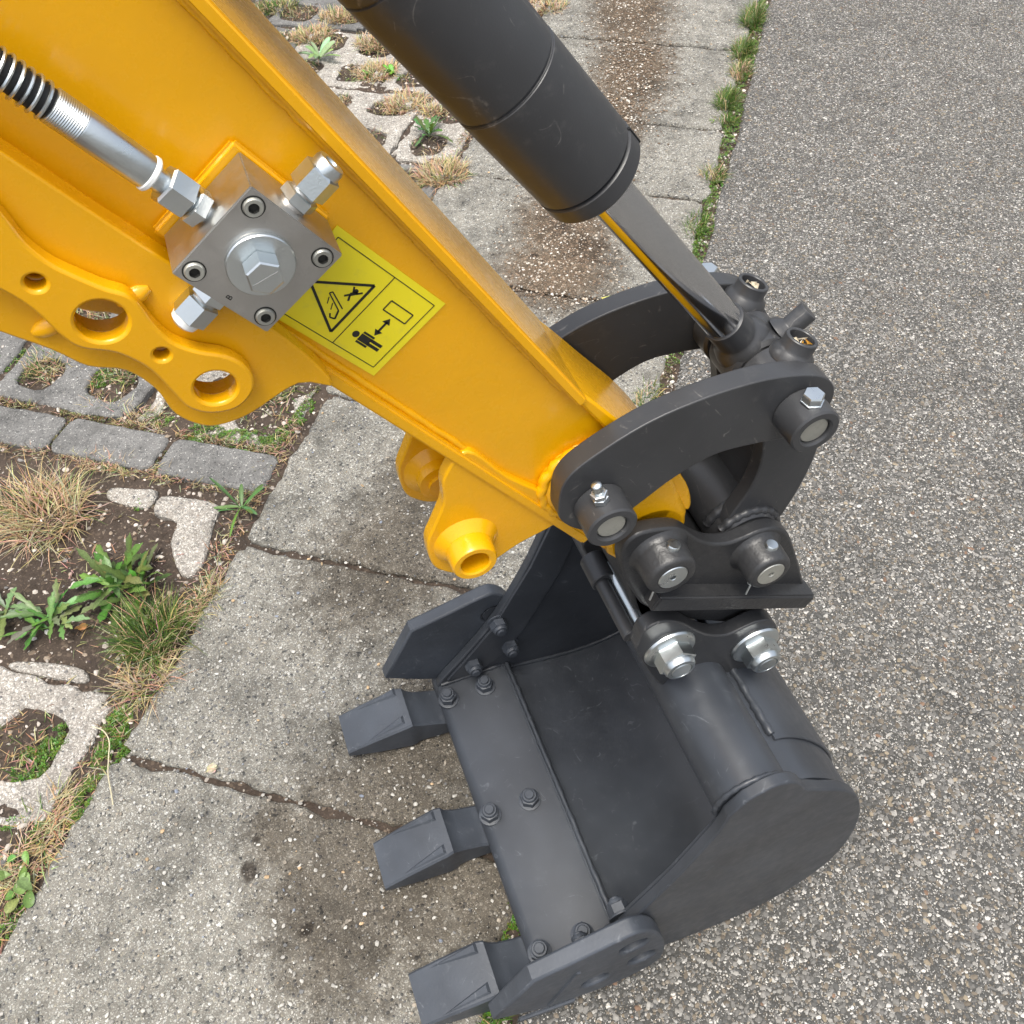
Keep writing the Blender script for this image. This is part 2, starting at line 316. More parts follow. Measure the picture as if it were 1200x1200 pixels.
def height_sheet(name, s0, s1, t0, t1, step, zf, mat):
    ns = int((s1 - s0) / step) + 1; ntt = int((t1 - t0) / step) + 1; verts = []; faces = []
    for i in range(ns + 1):
        for j in range(ntt + 1):
            s = s0 + (s1 - s0) * i / ns; t = t0 + (t1 - t0) * j / ntt; p = st(s, t); verts.append((p.x, p.y, zf(s, t)))
    for i in range(ns):
        for j in range(ntt):
            a = i * (ntt + 1) + j; faces.append((a, a + ntt + 1, a + ntt + 2, a + 1))
    o = link(name, mesh(name, verts, faces, 60), mat); o['kind'] = 'structure'; return o
from mathutils import noise as mnoise
def soil_z(s, t):
    k = 1.0 if t < -0.535 else 0.35
    return -0.0085 + k * (0.011 * mnoise.noise((s * 11, t * 11, 0)) + 0.006 * mnoise.noise((s * 31, t * 31, 5))) + 0.0025 * mnoise.noise((s * 75, t * 75, 3))
soil = height_sheet('soil', -0.9, 3.9, -2.2, 0.22, 0.016, soil_z, SOIL)

# asphalt with a ragged edge beside the slabs
def asph_edge(s): return 0.100 + 0.010 * mnoise.noise((s * 9, 1.3, 0)) + 0.006 * mnoise.noise((s * 40, 5.1, 0))
av = []; af = []; ss = [-30, -5] + [-1 + 0.02 * k for k in range(301)] + [8, 60]
for s in ss:
    e = asph_edge(s)
    for t, z in ((e - 0.004, -0.03), (e, -0.004), (e + 0.006, 0.0), (e + 2.5, 0.0), (60, 0.0)):
        p = st(s, t); av.append((p.x, p.y, z))
for i in range(len(ss) - 1):
    for j in range(4): a = i * 5 + j; af.append((a, a + 1, a + 6, a + 5))
asphalt = link('asphalt_road', mesh('asphalt', av, af, 60), ASPH); asphalt['kind'] = 'structure'

# concrete slabs, one object each, bedded on a strip
bed = mesh('bed', [st(-12, -0.525, -0.009), st(-12, 0.065, -0.009), st(30, 0.065, -0.009), st(30, -0.525, -0.009)], [(0, 1, 2, 3)], smooth=False)
pavement = link('pavement', bed, SOIL); pavement['kind'] = 'structure'
def ragged(corners, step=0.02, amp=0.003, seed=0, chip=0.0):
    out = []
    for (a, b) in zip(corners, corners[1:] + corners[:1]):
        a, b = Vector(a), Vector(b); n = max(2, int((b - a).length / step)); nrm = Vector((b.y - a.y, a.x - b.x)).normalized()
        for k in range(n):
            p = a.lerp(b, k / n); q = mnoise.noise((p.x * 30 + seed, p.y * 30, seed * 1.7)) * amp * 1.6 + mnoise.noise((p.x * 110 + seed, p.y * 110, 4)) * amp * 0.8
            if k == 0: q = 0; p = p + (Vector(corners[0]).lerp(Vector(corners[2]), 0.5) - p).normalized() * (0.006 + chip)
            out.append((p.x + nrm.x * q, p.y + nrm.y * q))
    return out
joints = [-1.2, -0.80, -0.40, -0.022, 0.358, 0.72, 1.095, 1.49, 1.80, 2.225, 2.60, 2.98, 3.36, 3.75]
for i, (a, b) in enumerate(zip(joints, joints[1:])):
    sk = random.uniform(-0.008, 0.012); t0 = -0.528 + random.uniform(-0.01, 0.008); t1 = 0.068 + random.uniform(-0.006, 0.008)
    sk = 0.02 if b == 1.095 else sk
    g_ = 0.0035 if i % 2 else 0.005
    cs = [st2(a + g_, t0), st2(a + g_ - sk * 0.3, t1), st2(b - g_ + sk * 0.3, t1), st2(b - g_, t0)]
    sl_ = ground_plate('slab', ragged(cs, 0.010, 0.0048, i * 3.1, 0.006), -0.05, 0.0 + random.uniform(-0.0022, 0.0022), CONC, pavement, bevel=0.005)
    sl_.rotation_euler = (0, 0, 0)

# brick row and turf pavers, children of the soil they lie in
def brick(s0, s1, t0, t1, z, mat=BRICK, seed=0):
    ground_plate('brick', ragged([st2(s0, t0), st2(s0, t1), st2(s1, t1), st2(s1, t0)], 0.012, 0.002, seed, 0.002), -0.06, z, mat, soil, bevel=0.004)
for k in range(7):
    t1 = -0.541 - k * 0.217
    brick(0.466, 0.551, t1 - 0.208, t1, 0.0 + random.uniform(-0.002, 0.003), seed=k * 5 + 1)
def rounded_cell(cs, ct, a, b, n=20, seed=0):
    out = []
    for k in range(n):
        th = 2 * math.pi * k / n; ca, sa = math.cos(th), math.sin(th)
        q = (abs(ca) ** 2.8 + abs(sa) ** 2.8) ** (-1 / 2.8) * (1 + 0.20 * mnoise.noise((ca * 1.6, sa * 1.6 + seed, seed * 0.7)))
        out.append(st2(cs + a * ca * q, ct + b * sa * q))
    return out
cells = []
def turf_block(s0, s1, t0, t1, z, seed, cellsdef):
    hs_ = []
    for (cs, ct, a, b) in cellsdef:
        hs_.append(rounded_cell(cs, ct, a, b, seed=seed)); cells.append((cs, ct, a, b)); seed += 1.7
    out = ragged([st2(s0, t0), st2(s0, t1), st2(s1, t1), st2(s1, t0)], 0.014, 0.006, seed, 0.018)
    ground_plate('turf_paver', out, -0.05, z, TURFC if seed % 3 < 1.4 else BRICK, soil, holes=hs_, bevel=0.004)
k = 0
for r in range(9):
    s0 = 0.572 + r * 0.318; off = 0.0 if r % 2 == 0 else 0.16
    for c in range(5):
        t1 = -0.545 - c * 0.318 if r % 2 == 0 else (-0.545 if c == 0 else -0.545 - 0.164 - (c - 1) * 0.318)
        t0 = t1 - 0.308 if not (r % 2 and c == 0) else t1 - 0.154
        if t1 - t0 < 0.05: continue
        cd = []
        nc = 2 if t1 - t0 > 0.25 else 1
        for a in range(2):
            for b in range(nc):
                cd.append((s0 + 0.077 + a * 0.154 + random.uniform(-.006, .006), t0 + 0.077 + b * 0.154 + random.uniform(-.006, .006), random.uniform(0.042, 0.056), random.uniform(0.042, 0.056)))
        k += 1
        turf_block(s0 + random.uniform(-.006, .006), s0 + 0.300 + random.uniform(-.006, .006), t0 + random.uniform(-.004, .004), t1, random.uniform(-0.009, 0.001), k * 2.3, cd)
# worn pavers next to the slab edge
turf_block(-0.155, 0.055, -0.82, -0.575, -0.002, 3.0, [(-0.045, -0.665, 0.055, 0.052), (-0.045, -0.785, 0.05, 0.02)])
turf_block(-0.38, -0.168, -0.82, -0.590, -0.004, 6.2, [(-0.275, -0.66, 0.055, 0.045)])
def web(pts, z, seed): ground_plate('turf_paver', smooth_loop([st2(*p) for p in pts], 3), -0.05, z, TURFC, soil, bevel=0.004)
web([(0.418, -0.706), (0.426, -0.655), (0.424, -0.600), (0.378, -0.587), (0.298, -0.566), (0.278, -0.592), (0.330, -0.640), (0.374, -0.652), (0.382, -0.700)], -0.001, 1)
web([(0.416, -0.803), (0.424, -0.760), (0.429, -0.721), (0.392, -0.718), (0.388, -0.76), (0.395, -0.80)], -0.002, 2)
web([(0.070, -0.76), (0.083, -0.70), (0.084, -0.650), (0.066, -0.636), (0.060, -0.70), (0.058, -0.76)], -0.001, 3)

# loose and embedded stones -----------------------------------------------------
def stones_mesh(name, pts, sizes, cols, flat=0.55, sink=0.35, seed=0):
    rng = np.random.default_rng(seed); n = len(pts); K = 6
    ang = np.linspace(0, 2 * np.pi, K, endpoint=False)[None, :] + rng.uniform(0, 6.28, (n, 1))
    rad = rng.uniform(0.75, 1.2, (n, K)); el = rng.uniform(0.65, 1.3, (n, 1)); rot = rng.uniform(0, 6.28, (n, 1))
    def ring(f, h):
        x = np.cos(ang) * rad * f * el; y = np.sin(ang) * rad * f / el
        xr = x * np.cos(rot) - y * np.sin(rot); yr = x * np.sin(rot) + y * np.cos(rot)
        z = np.full_like(x, h) + rng.uniform(-0.08, 0.08, x.shape)
        return np.stack([xr, yr, z], -1)
    v = np.concatenate([ring(1.0, 0.0), ring(0.72, flat * 0.8), np.stack([np.zeros((n, 1)), np.zeros((n, 1)), np.full((n, 1), flat)], -1)], 1)
    v = v * (sizes[:, None, None] * 0.5); v[..., 2] -= (sizes * 0.5 * sink)[:, None]; v += pts[:, None, :]
    tri = []
    for a in range(K):
        b = (a + 1) % K; tri += [(a, b, K + b), (a, K + b, K + a), (K + a, K + b, 2 * K)]
    tri = np.array(tri); nv = 2 * K + 1
    F = (tri[None] + (np.arange(n) * nv)[:, None, None]).reshape(-1, 3)
    me = bpy.data.meshes.new(name); me.vertices.add(n * nv); me.vertices.foreach_set('co', v.reshape(-1).astype(np.float32))
    me.loops.add(F.size); me.loops.foreach_set('vertex_index', F.reshape(-1).astype(np.int32)); me.polygons.add(len(F))
    me.polygons.foreach_set('loop_start', np.arange(0, F.size, 3, dtype=np.int32)); me.polygons.foreach_set('loop_total', np.full(len(F), 3, np.int32))
    me.polygons.foreach_set('use_smooth', np.ones(len(F), bool))
    at_ = me.attributes.new('tint', 'FLOAT_COLOR', 'POINT'); c4 = np.concatenate([np.repeat(cols, nv, 0), np.ones((n * nv, 1))], 1)
    at_.data.foreach_set('color', c4.reshape(-1).astype(np.float32)); me.update(); me.validate(); return me
def pal(n, table, rng):
    cols = np.array([c for _, c in table]); w = np.array([w for w, _ in table], float); idx = rng.choice(len(cols), n, p=w / w.sum())
    return cols[idx] * rng.uniform(0.75, 1.2, (n, 1))
SV = np.array(S_)[:2]; TV = np.array(T_)[:2]
def st_arr(s, t, z): return np.stack([s * SV[0] + t * TV[0], s * SV[1] + t * TV[1], z], -1)
STT = [(4, (0.10, 0.098, 0.092)), (6, (0.16, 0.153, 0.142)), (5, (0.225, 0.215, 0.197)), (3.5, (0.185, 0.155, 0.12)), (2.4, (0.31, 0.295, 0.27)), (1.2, (0.30, 0.25, 0.18)), (0.4, (0.45, 0.43, 0.395)), (0.12, (0.60, 0.58, 0.54)), (0.3, (0.22, 0.14, 0.095))]
def scatter_asphalt():
    rng = np.random.default_rng(5); p = 0.0060
    s, t = np.meshgrid(np.arange(-0.75, 3.2, p), np.arange(0.085, 1.75, p), indexing='ij'); s = s.ravel(); t = t.ravel()
    s = s + rng.uniform(-.5, .5, s.size) * p * 1.1; t = t + rng.uniform(-.5, .5, s.size) * p * 1.1
    far = 0.62 + 0.42 * s
    keep = (t < np.maximum(far, 0.66)) & (rng.random(s.size) < 0.80)
    e = np.array([0.103] * s.size); keep &= t > e
    P = st_arr(s, t, np.zeros(s.size)) - np.array(CAM); zc = P @ np.array(fwd); px = P @ np.array(right) / zc * FPX; py = P @ np.array(down) / zc * FPX
    keep &= (np.abs(px) < 690) & (np.abs(py) < 680)
    s, t = s[keep], t[keep]; n = s.size
    sz = 0.0027 + 0.0056 * rng.random(n) ** 2.0
    me = stones_mesh('asphalt_stones', st_arr(s, t, np.full(n, 0.0005)), sz, pal(n, STT, rng) * 0.76, 0.26, 0.08, 6)
    o = link('aggregate', me, STONE, asphalt); o['kind'] = 'stuff'; return n
n_as = scatter_asphalt()
def scatter_slab():
    rng = np.random.default_rng(8); n = 15000
    s = rng.uniform(-0.9, 2.7, n); t = rng.uniform(-0.515, 0.058, n); sz = 0.0014 + 0.0048 * rng.random(n) ** 2.6
    tab = [(4, (0.33, 0.315, 0.285)), (3, (0.44, 0.42, 0.38)), (2.5, (0.27, 0.235, 0.19)), (2, (0.14, 0.138, 0.135)), (0.3, (0.42, 0.30, 0.18)), (.25, (0.20, 0.22, 0.26)), (0.25, (0.56, 0.55, 0.51))]
    cen = np.array([e[0] for e in brown]); rad = np.array([(e[1], e[2], e[3]) for e in brown]); m = 11000
    k = rng.integers(0, len(cen), m); u = rng.normal(0, 0.5, (m, 2)); c_, s_ = np.cos(rad[k, 2]), np.sin(rad[k, 2]); ux, uy = u[:, 0] * rad[k, 0], u[:, 1] * rad[k, 1]
    bx, by = cen[k, 0] + ux * c_ - uy * s_, cen[k, 1] + ux * s_ + uy * c_; bs, bt2 = bx * SV[0] + by * SV[1], bx * TV[0] + by * TV[1]; ok = (bt2 > -0.52) & (bt2 < 0.06)
    bs, bt2 = bs[ok], bt2[ok]; m = bs.size
    o = link('dirt_crumbs', stones_mesh('crumbs', st_arr(bs, bt2, np.full(m, 0.0012)), 0.0015 + 0.006 * rng.random(m) ** 2.5, pal(m, [(5, (0.13, 0.09, 0.06)), (3, (0.20, 0.145, 0.10)), (2, (0.36, 0.31, 0.25)), (1, (0.55, 0.51, 0.45))], rng), 0.5, 0.1, 21), STONE, pavement); o['kind'] = 'stuff'
    me = stones_mesh('slab_stones', st_arr(s, t, np.full(n, 0.0008)), sz, pal(n, tab, rng), 0.34, 0.05, 9)
    o = link('aggregate', me, STONE, pavement); o['kind'] = 'stuff'
scatter_slab()
def scatter_soil():
    rng = np.random.default_rng(12); n = 9500
    s = rng.uniform(-0.7, 2.9, n); t = -0.53 - rng.random(n) ** 1.3 * 1.0
    g_ = rng.random(n) < 0.12; t = np.where(g_, rng.uniform(0.066, 0.098, n), t)
    clump = np.array([mnoise.noise((a * 5, b * 5, 9)) for a, b in zip(s, t)]); keep = (clump > -0.28) | g_; s, t = s[keep], t[keep]; n = s.size
    z = np.array([soil_z(a, b) for a, b in zip(s, t)]) + 0.001; sz = 0.003 + 0.0085 * rng.random(n) ** 2.4
    tab = [(2, (0.42, 0.37, 0.32)), (3, (0.55, 0.49, 0.43)), (1.5, (0.30, 0.24, 0.18)), (1, (0.2, 0.19, 0.18)), (0.6, (0.66, 0.63, 0.58)), (2, (0.10, 0.07, 0.05))]
    o = link('gravel', stones_mesh('gravel', st_arr(s, t, z), sz, pal(n, tab, rng), 0.6, 0.2, 3), STONE); o['kind'] = 'stuff'
    o['label'] = 'pale gravel and crumbs strewn over the dark soil beside the slabs'; o['category'] = 'gravel'
scatter_soil()

# ------------------------------------------------------------------ vegetation
def tint_mesh(name, V, F, C):
    me = bpy.data.meshes.new(name); me.from_pydata(V, [], F)
    a = me.attributes.new('tint', 'FLOAT_COLOR', 'POINT'); a.data.foreach_set('color', np.array([(*c, 1) for c in C], np.float32).reshape(-1))
    me.polygons.foreach_set('use_smooth', [True] * len(F)); me.update(); return me
def add_blade(V, F, C, base, az, length, width, lean, curl, col, seg=4):
    d = Vector((math.cos(az), math.sin(az), 0)); side = Vector((-d.y, d.x, 0)); p = Vector(base); th = lean; i0 = len(V)
    for k in range(seg + 1):
        f = k / seg; w = width * (1 - f ** 1.6) + width * 0.06
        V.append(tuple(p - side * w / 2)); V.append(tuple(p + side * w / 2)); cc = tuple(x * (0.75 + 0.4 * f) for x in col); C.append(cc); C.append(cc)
        p = p + (d * math.sin(th) + Vector((0, 0, 1)) * math.cos(th)) * (length / seg); th += curl / seg
        if p.z < base[2] + 0.001: p.z = base[2] + 0.001
    for k in range(seg): a = i0 + 2 * k; F.append((a, a + 1, a + 3, a + 2))
GREEN = [(0.075, 0.145, 0.022), (0.10, 0.17, 0.03), (0.055, 0.11, 0.02), (0.15, 0.19, 0.05)]
STRAW = [(0.50, 0.39, 0.22), (0.60, 0.49, 0.31), (0.40, 0.29, 0.16), (0.53, 0.40, 0.24)]
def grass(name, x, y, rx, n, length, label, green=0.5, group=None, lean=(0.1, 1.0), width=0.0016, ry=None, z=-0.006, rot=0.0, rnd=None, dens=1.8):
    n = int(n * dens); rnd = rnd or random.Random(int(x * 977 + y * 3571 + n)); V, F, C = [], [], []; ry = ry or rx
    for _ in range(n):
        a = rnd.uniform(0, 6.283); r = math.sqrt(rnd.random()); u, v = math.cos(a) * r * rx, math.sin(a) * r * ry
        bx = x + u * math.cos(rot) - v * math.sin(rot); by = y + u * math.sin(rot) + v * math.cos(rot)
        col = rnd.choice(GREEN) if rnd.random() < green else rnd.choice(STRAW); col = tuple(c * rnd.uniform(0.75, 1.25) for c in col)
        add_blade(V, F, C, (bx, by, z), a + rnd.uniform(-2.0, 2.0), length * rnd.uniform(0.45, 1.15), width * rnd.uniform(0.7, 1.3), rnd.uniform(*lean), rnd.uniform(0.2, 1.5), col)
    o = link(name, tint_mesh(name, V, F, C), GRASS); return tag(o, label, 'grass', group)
def leaf_pts(length, width, lobes, rnd):
    """half-width profile of a toothed leaf"""
    prof = []; n = 14
    for k in range(n + 1):
        f = k / n; w = width * (math.sin(math.pi * min(1, f * 0.9 + 0.04)) ** 0.8) * (0.35 + 0.65 * f ** 0.7)
        if lobes: w *= 0.38 + 0.62 * ((f * lobes) % 1.0) ** 0.8
        if k == n: w = 0.0
        prof.append((f * length, w / 2))
    return prof
def weed(name, x, y, n, length, width, label, lobes=3, cols=GREEN, z=-0.004, lift=(0.5, 1.25), group=None, spread=0.008):
    rnd = random.Random(int(x * 911 + y * 1777 + n)); V, F, C = [], [], []
    for i in range(n):
        az = 6.283 * i / n + rnd.uniform(-0.5, 0.5); d = Vector((math.cos(az), math.sin(az), 0)); side = Vector((-d.y, d.x, 0))
        Ln = length * rnd.uniform(0.55, 1.15); th = rnd.uniform(*lift); curl = rnd.uniform(0.3, 1.1); p = Vector((x + rnd.uniform(-spread, spread), y + rnd.uniform(-spread, spread), z)); prev = 0
        col = tuple(c * rnd.uniform(0.75, 1.35) for c in rnd.choice(cols)); tw = rnd.uniform(-0.5, 0.5); i0 = len(V)
        for (l, w) in leaf_pts(Ln, width * rnd.uniform(0.75, 1.2), lobes, rnd):
            st_ = l - prev; prev = l; p = p + (d * math.sin(th) + Vector((0, 0, 1)) * math.cos(th)) * st_; th += curl * st_ / Ln
            if p.z < 0.002: p.z = 0.002
            up = (Vector((0, 0, 1)) * math.sin(th) - d * math.cos(th)); sd = side * math.cos(tw) + up * math.sin(tw)
            V += [tuple(p - sd * w + up * w * 0.35), tuple(p), tuple(p + sd * w + up * w * 0.35)]; C += [col, tuple(c * 1.35 for c in col), col]
        for k in range(14):
            a = i0 + 3 * k; F += [(a, a + 1, a + 4, a + 3), (a + 1, a + 2, a + 5, a + 4)]
    o = link(name, tint_mesh(name, V, F, C), LEAF); return tag(o, label, 'weed', group)
def gpx(px, py): p = at(px, py, 2, 0.0); return p.x, p.y
# cover plants nobody could count: moss and tiny stonecrop in the joints
def moss(name, spots_, label, col=((0.10, 0.19, 0.02), (0.14, 0.24, 0.03), (0.07, 0.14, 0.018))):
    rnd = random.Random(31); V, F, C = [], [], []
    for (x, y, rx, ry, rot, n, h) in spots_:
        for _ in range(n):
            a = rnd.uniform(0, 6.283); r = math.sqrt(rnd.random()); u, v = math.cos(a) * r * rx, math.sin(a) * r * ry
            if mnoise.noise((x * 40 + u * 70, v * 70, y)) < -0.18: continue
            bx = x + u * math.cos(rot) - v * math.sin(rot); by = y + u * math.sin(rot) + v * math.cos(rot); bz = -0.008 + h * (1 - r * r) * rnd.uniform(0.4, 1.0)
            c = tuple(q * rnd.uniform(0.6, 1.3) for q in rnd.choice(col)); k0 = rnd.uniform(0, 6.28)
            for q in range(3):
                az = k0 + q * 2.09; L_ = rnd.uniform(0.002, 0.0042); i0 = len(V); dx, dy = math.cos(az), math.sin(az); wz = rnd.uniform(0.0005, 0.0025)
                V += [(bx, by, bz), (bx + dx * L_ * .55 - dy * L_ * .32, by + dy * L_ * .55 + dx * L_ * .32, bz + wz), (bx + dx * L_, by + dy * L_, bz + wz * 1.2), (bx + dx * L_ * .55 + dy * L_ * .32, by + dy * L_ * .55 - dx * L_ * .32, bz + wz)]
                F.append((i0, i0 + 1, i0 + 2, i0 + 3)); C += [c] * 4
    o = link(name, tint_mesh(name, V, F, C), LEAF); o['kind'] = 'stuff'; o['label'] = label; o['category'] = 'ground cover'
RS = math.atan2(S_.y, S_.x)
def mpx(px, py, rx, ry, n, h=0.006, rot=RS): x, y = gpx(px, py); return (x, y, rx, ry, rot, n, h)
moss('green_groundcover', [mpx(98, 935, .045, .022, 700), mpx(128, 880, .04, .024, 700), mpx(135, 845, .03, .02, 400), mpx(40, 895, .04, .035, 650), mpx(70, 868, .03, .03, 400), mpx(15, 960, .03, .02, 250), mpx(30, 980, .05, .02, 250),
    mpx(235, 505, .03, .05, 500, rot=RS), mpx(200, 495, .02, .04, 350), mpx(290, 513, .025, .06, 600), mpx(330, 508, .05, .02, 350), mpx(355, 480, .04, .015, 250), mpx(120, 440, .03, .04, 400), mpx(12, 418, .04, .04, 400), mpx(165, 585, .02, .02, 60),
    mpx(10, 1075, .03, .02, 150), mpx(818, 268, .05, .016, 500, .01), mpx(812, 290, .04, .013, 300, .01), mpx(835, 140, .04, .013, 200, .008), mpx(760, 475, .05, .016, 400), mpx(745, 490, .03, .014, 200), mpx(600, 1088, .03, .012, 200), mpx(575, 1190, .03, .015, 250), mpx(460, 88, .03, .03, 200), mpx(413, 92, .02, .02, 100), mpx(600, 1060, .03, .01, 100)] + [(*st2(0.98 + 0.085 * k, 0.083), 0.05, 0.02, RS, 260 if k % 4 else 120, 0.012) for k in range(19)],
    'bright green stonecrop and moss filling the joints between slabs and pavers')
# dry grass in the paver cells and clumps by the slab edge
D = 'dry grass tufts in the paver cells'
x, y = gpx(55, 605); grass('dry_grass_tuft', x, y, 0.06, 300, 0.085, 'large straw-coloured dry grass clump left of the dandelion plant', 0.05, lean=(0.2, 1.35), width=0.0017)
x, y = gpx(25, 585); grass('dry_grass_tuft', x, y, 0.035, 70, 0.06, 'greenish blades at the left side of the large straw clump', 0.35, lean=(0.2, 1.3))
x, y = gpx(180, 745); grass('grass_tuft', x, y, 0.045, 330, 0.07, 'green grass clump below the dandelion plant beside the slab edge', 0.8, lean=(0.1, 1.2), width=0.0014)
x, y = gpx(172, 795); grass('dry_grass_tuft', x, y, 0.035, 110, 0.06, 'flattened straw and grass just below the green grass clump', 0.12, lean=(0.7, 1.5), width=0.0013)
x, y = gpx(240, 705); grass('dry_grass_tuft', x, y, 0.05, 150, 0.035, 'strip of dry grass along the slab edge right of the dandelion', 0.2, ry=0.018, rot=RS, lean=(0.6, 1.5), width=0.0012)
x, y = gpx(40, 985); grass('dry_grass_tuft', x, y, 0.075, 240, 0.04, 'matted straw along the slab edge at the lower left', 0.15, ry=0.03, rot=RS, lean=(0.8, 1.5), width=0.0013)
x, y = gpx(140, 545); grass('dry_grass_tuft', x, y, 0.02, 160, 0.028, 'thin dry grass along the lower side of the dark brick row', 0.1, ry=0.10, rot=RS, lean=(0.6, 1.5), width=0.0012)
x, y = gpx(150, 480); grass('dry_grass_tuft', x, y, 0.015, 120, 0.028, 'dry grass in the joint above the dark brick row', 0.3, ry=0.09, rot=RS, lean=(0.5, 1.5), width=0.0012)
for i, (px, py, r, n, lab) in enumerate([(440, 50, .055, 230, 'second dry tuft down the gap between arm and barrel'), (442, 85, .055, 210, 'third dry tuft down the gap with a green sprig in it'), (365, 42, .06, 240, 'dry tuft touching the upper edge of the yellow arm'), (398, 20, .06, 240, 'topmost dry tuft in the gap between arm and barrel'), (475, 122, .055, 200, 'dry tuft above the bare soil patch beside the barrel'), (520, 205, .055, 330, 'ragged dry tuft against the slab corner beside the arm'), (325, 8, .06, 200, 'yellow green tuft at the top beside the arm'), (508, 130, .03, 60, 'thin straw tuft at the right of the bare soil patch'), (640, 8, .06, 200, 'dry tuft at the top edge right of the barrel')]):
    x, y = gpx(px, py); grass('dry_grass_tuft', x, y, r, n, 0.034 if i != 5 else 0.042, lab, 0.55 if 'green tuft' in lab else 0.08, D, lean=(0.2, 1.45), width=0.0024, ry=r * (1.0 if i == 5 else 0.85), dens=2.4, z=-0.003)
for i, (px, py, r, n, L_, lab) in enumerate([(882, 22, .05, 260, .05, 'bushy green grass tuft at the top of the asphalt edge'), (870, 60, .045, 200, .045, 'green grass tuft second from the top on the asphalt edge'), (868, 84, .035, 130, .04, 'yellowish grass tuft third from the top on the asphalt edge'), (852, 118, .04, 200, .045, 'spiky bluish green tuft fourth from the top on the asphalt edge'), (853, 140, .02, 60, .03, 'small dark tuft where the dirt meets the asphalt edge'), (836, 205, .022, 90, .035, 'small yellowing tuft halfway down the asphalt edge'), (816, 265, .035, 120, .03, 'low green tuft beside the piston rod')]):
    x, y = gpx(px, py); grass('grass_tuft', x, y, r * 1.35, n, L_ * 0.85, lab, 0.85 if i not in (2, 5) else 0.5, 'grass tufts along the asphalt edge', dens=3.6, ry=0.024, rot=RS, lean=(0.1, 1.45), width=0.0017)
x, y = gpx(205, 415); grass('grass_tuft', x, y, 0.05, 160, 0.03, 'low grass in the cell under the yellow bracket', 0.6, lean=(0.3, 1.4))
x, y = gpx(150, 432); grass('grass_tuft', x, y, 0.04, 120, 0.03, 'mixed grass patch between the two bracket lobes', 0.5, lean=(0.3, 1.4))
x, y = gpx(55, 425); grass('dry_grass_tuft', x, y, 0.045, 150, 0.03, 'dry and green grass in the cell at the left edge', 0.35, lean=(0.3, 1.4))
x, y = gpx(325, 455); grass('grass_tuft', x, y, 0.04, 100, 0.025, 'sparse grass below the arm next to the slab edge', 0.6, lean=(0.3, 1.4))
x, y = gpx(758, 470); grass('grass_tuft', x, y, 0.05, 110, 0.03, 'grass growing at the asphalt edge seen between the two links', 0.75, ry=0.018, rot=RS, lean=(0.2, 1.3))
x, y = gpx(585, 1192); grass('grass_tuft', x, y, 0.03, 60, 0.025, 'little grass under the nearest tooth', 0.8, ry=0.015, rot=RS, lean=(0.2, 1.3))
DAND = [(0.070, 0.135, 0.020), (0.090, 0.165, 0.028), (0.052, 0.105, 0.018), (0.12, 0.18, 0.05)]
x, y = gpx(150, 690); weed('dandelion_plant', x, y, 44, 0.075, 0.021, 'large bright green dandelion plant in the bare soil', 3.3, DAND, lift=(0.15, 1.35), spread=0.028)
x, y = gpx(62, 730); weed('dandelion_plant', x, y, 24, 0.070, 0.019, 'smaller duller dandelion left of the large one', 3.5, [(0.075, 0.15, 0.03), (0.11, 0.18, 0.05), (0.15, 0.2, 0.09)], lift=(0.7, 1.4), spread=0.014)
x, y = gpx(8, 715); weed('dandelion_plant', x, y, 8, 0.06, 0.022, 'grey green dandelion cut by the left edge of the picture', 4.5, [(0.13, 0.18, 0.08), (0.11, 0.16, 0.06)], lift=(0.8, 1.4))
x, y = gpx(285, 595); weed('plantain_weed', x, y, 9, 0.065, 0.010, 'narrow-leaved dark weed at the slab corner right of the pale paver', 0, [(0.06, 0.13, 0.03), (0.08, 0.15, 0.04)], lift=(0.6, 1.4))
x, y = gpx(375, 70); weed('star_weed', x, y, 10, 0.075, 0.020, 'pale green star-shaped weed beside the yellow arm top edge', 0, [(0.17, 0.30, 0.12), (0.22, 0.34, 0.15)], lift=(0.7, 1.3))
x, y = gpx(503, 160); weed('thistle_weed', x, y, 13, 0.07, 0.022, 'dark green jagged weed in the soil patch beside the barrel', 4, [(0.05, 0.12, 0.03), (0.08, 0.15, 0.035)], lift=(0.4, 1.3))
x, y = gpx(458, 87); weed('clover_weed', x, y, 9, 0.03, 0.014, 'tiny bright green sprig inside a dry grass cell', 0, [(0.12, 0.26, 0.03)], lift=(0.3, 1.3))
x, y = gpx(20, 1040); weed('clover_weed', x, y, 7, 0.022, 0.016, 'small round-leaved weed at the lower left edge', 0, [(0.10, 0.22, 0.04), (0.14, 0.27, 0.07)], lift=(0.6, 1.3), spread=0.02)
x, y = gpx(22, 1010); weed('clover_weed', x, y, 4, 0.02, 0.016, 'few round leaves in the straw at the lower left', 0, [(0.10, 0.20, 0.05)], lift=(0.6, 1.3), spread=0.014)
x, y = gpx(432, 88); weed('clover_weed', x, y, 5, 0.018, 0.010, 'minute green leaves at the left of a dry cell', 0, [(0.12, 0.22, 0.04)], lift=(0.5, 1.3))
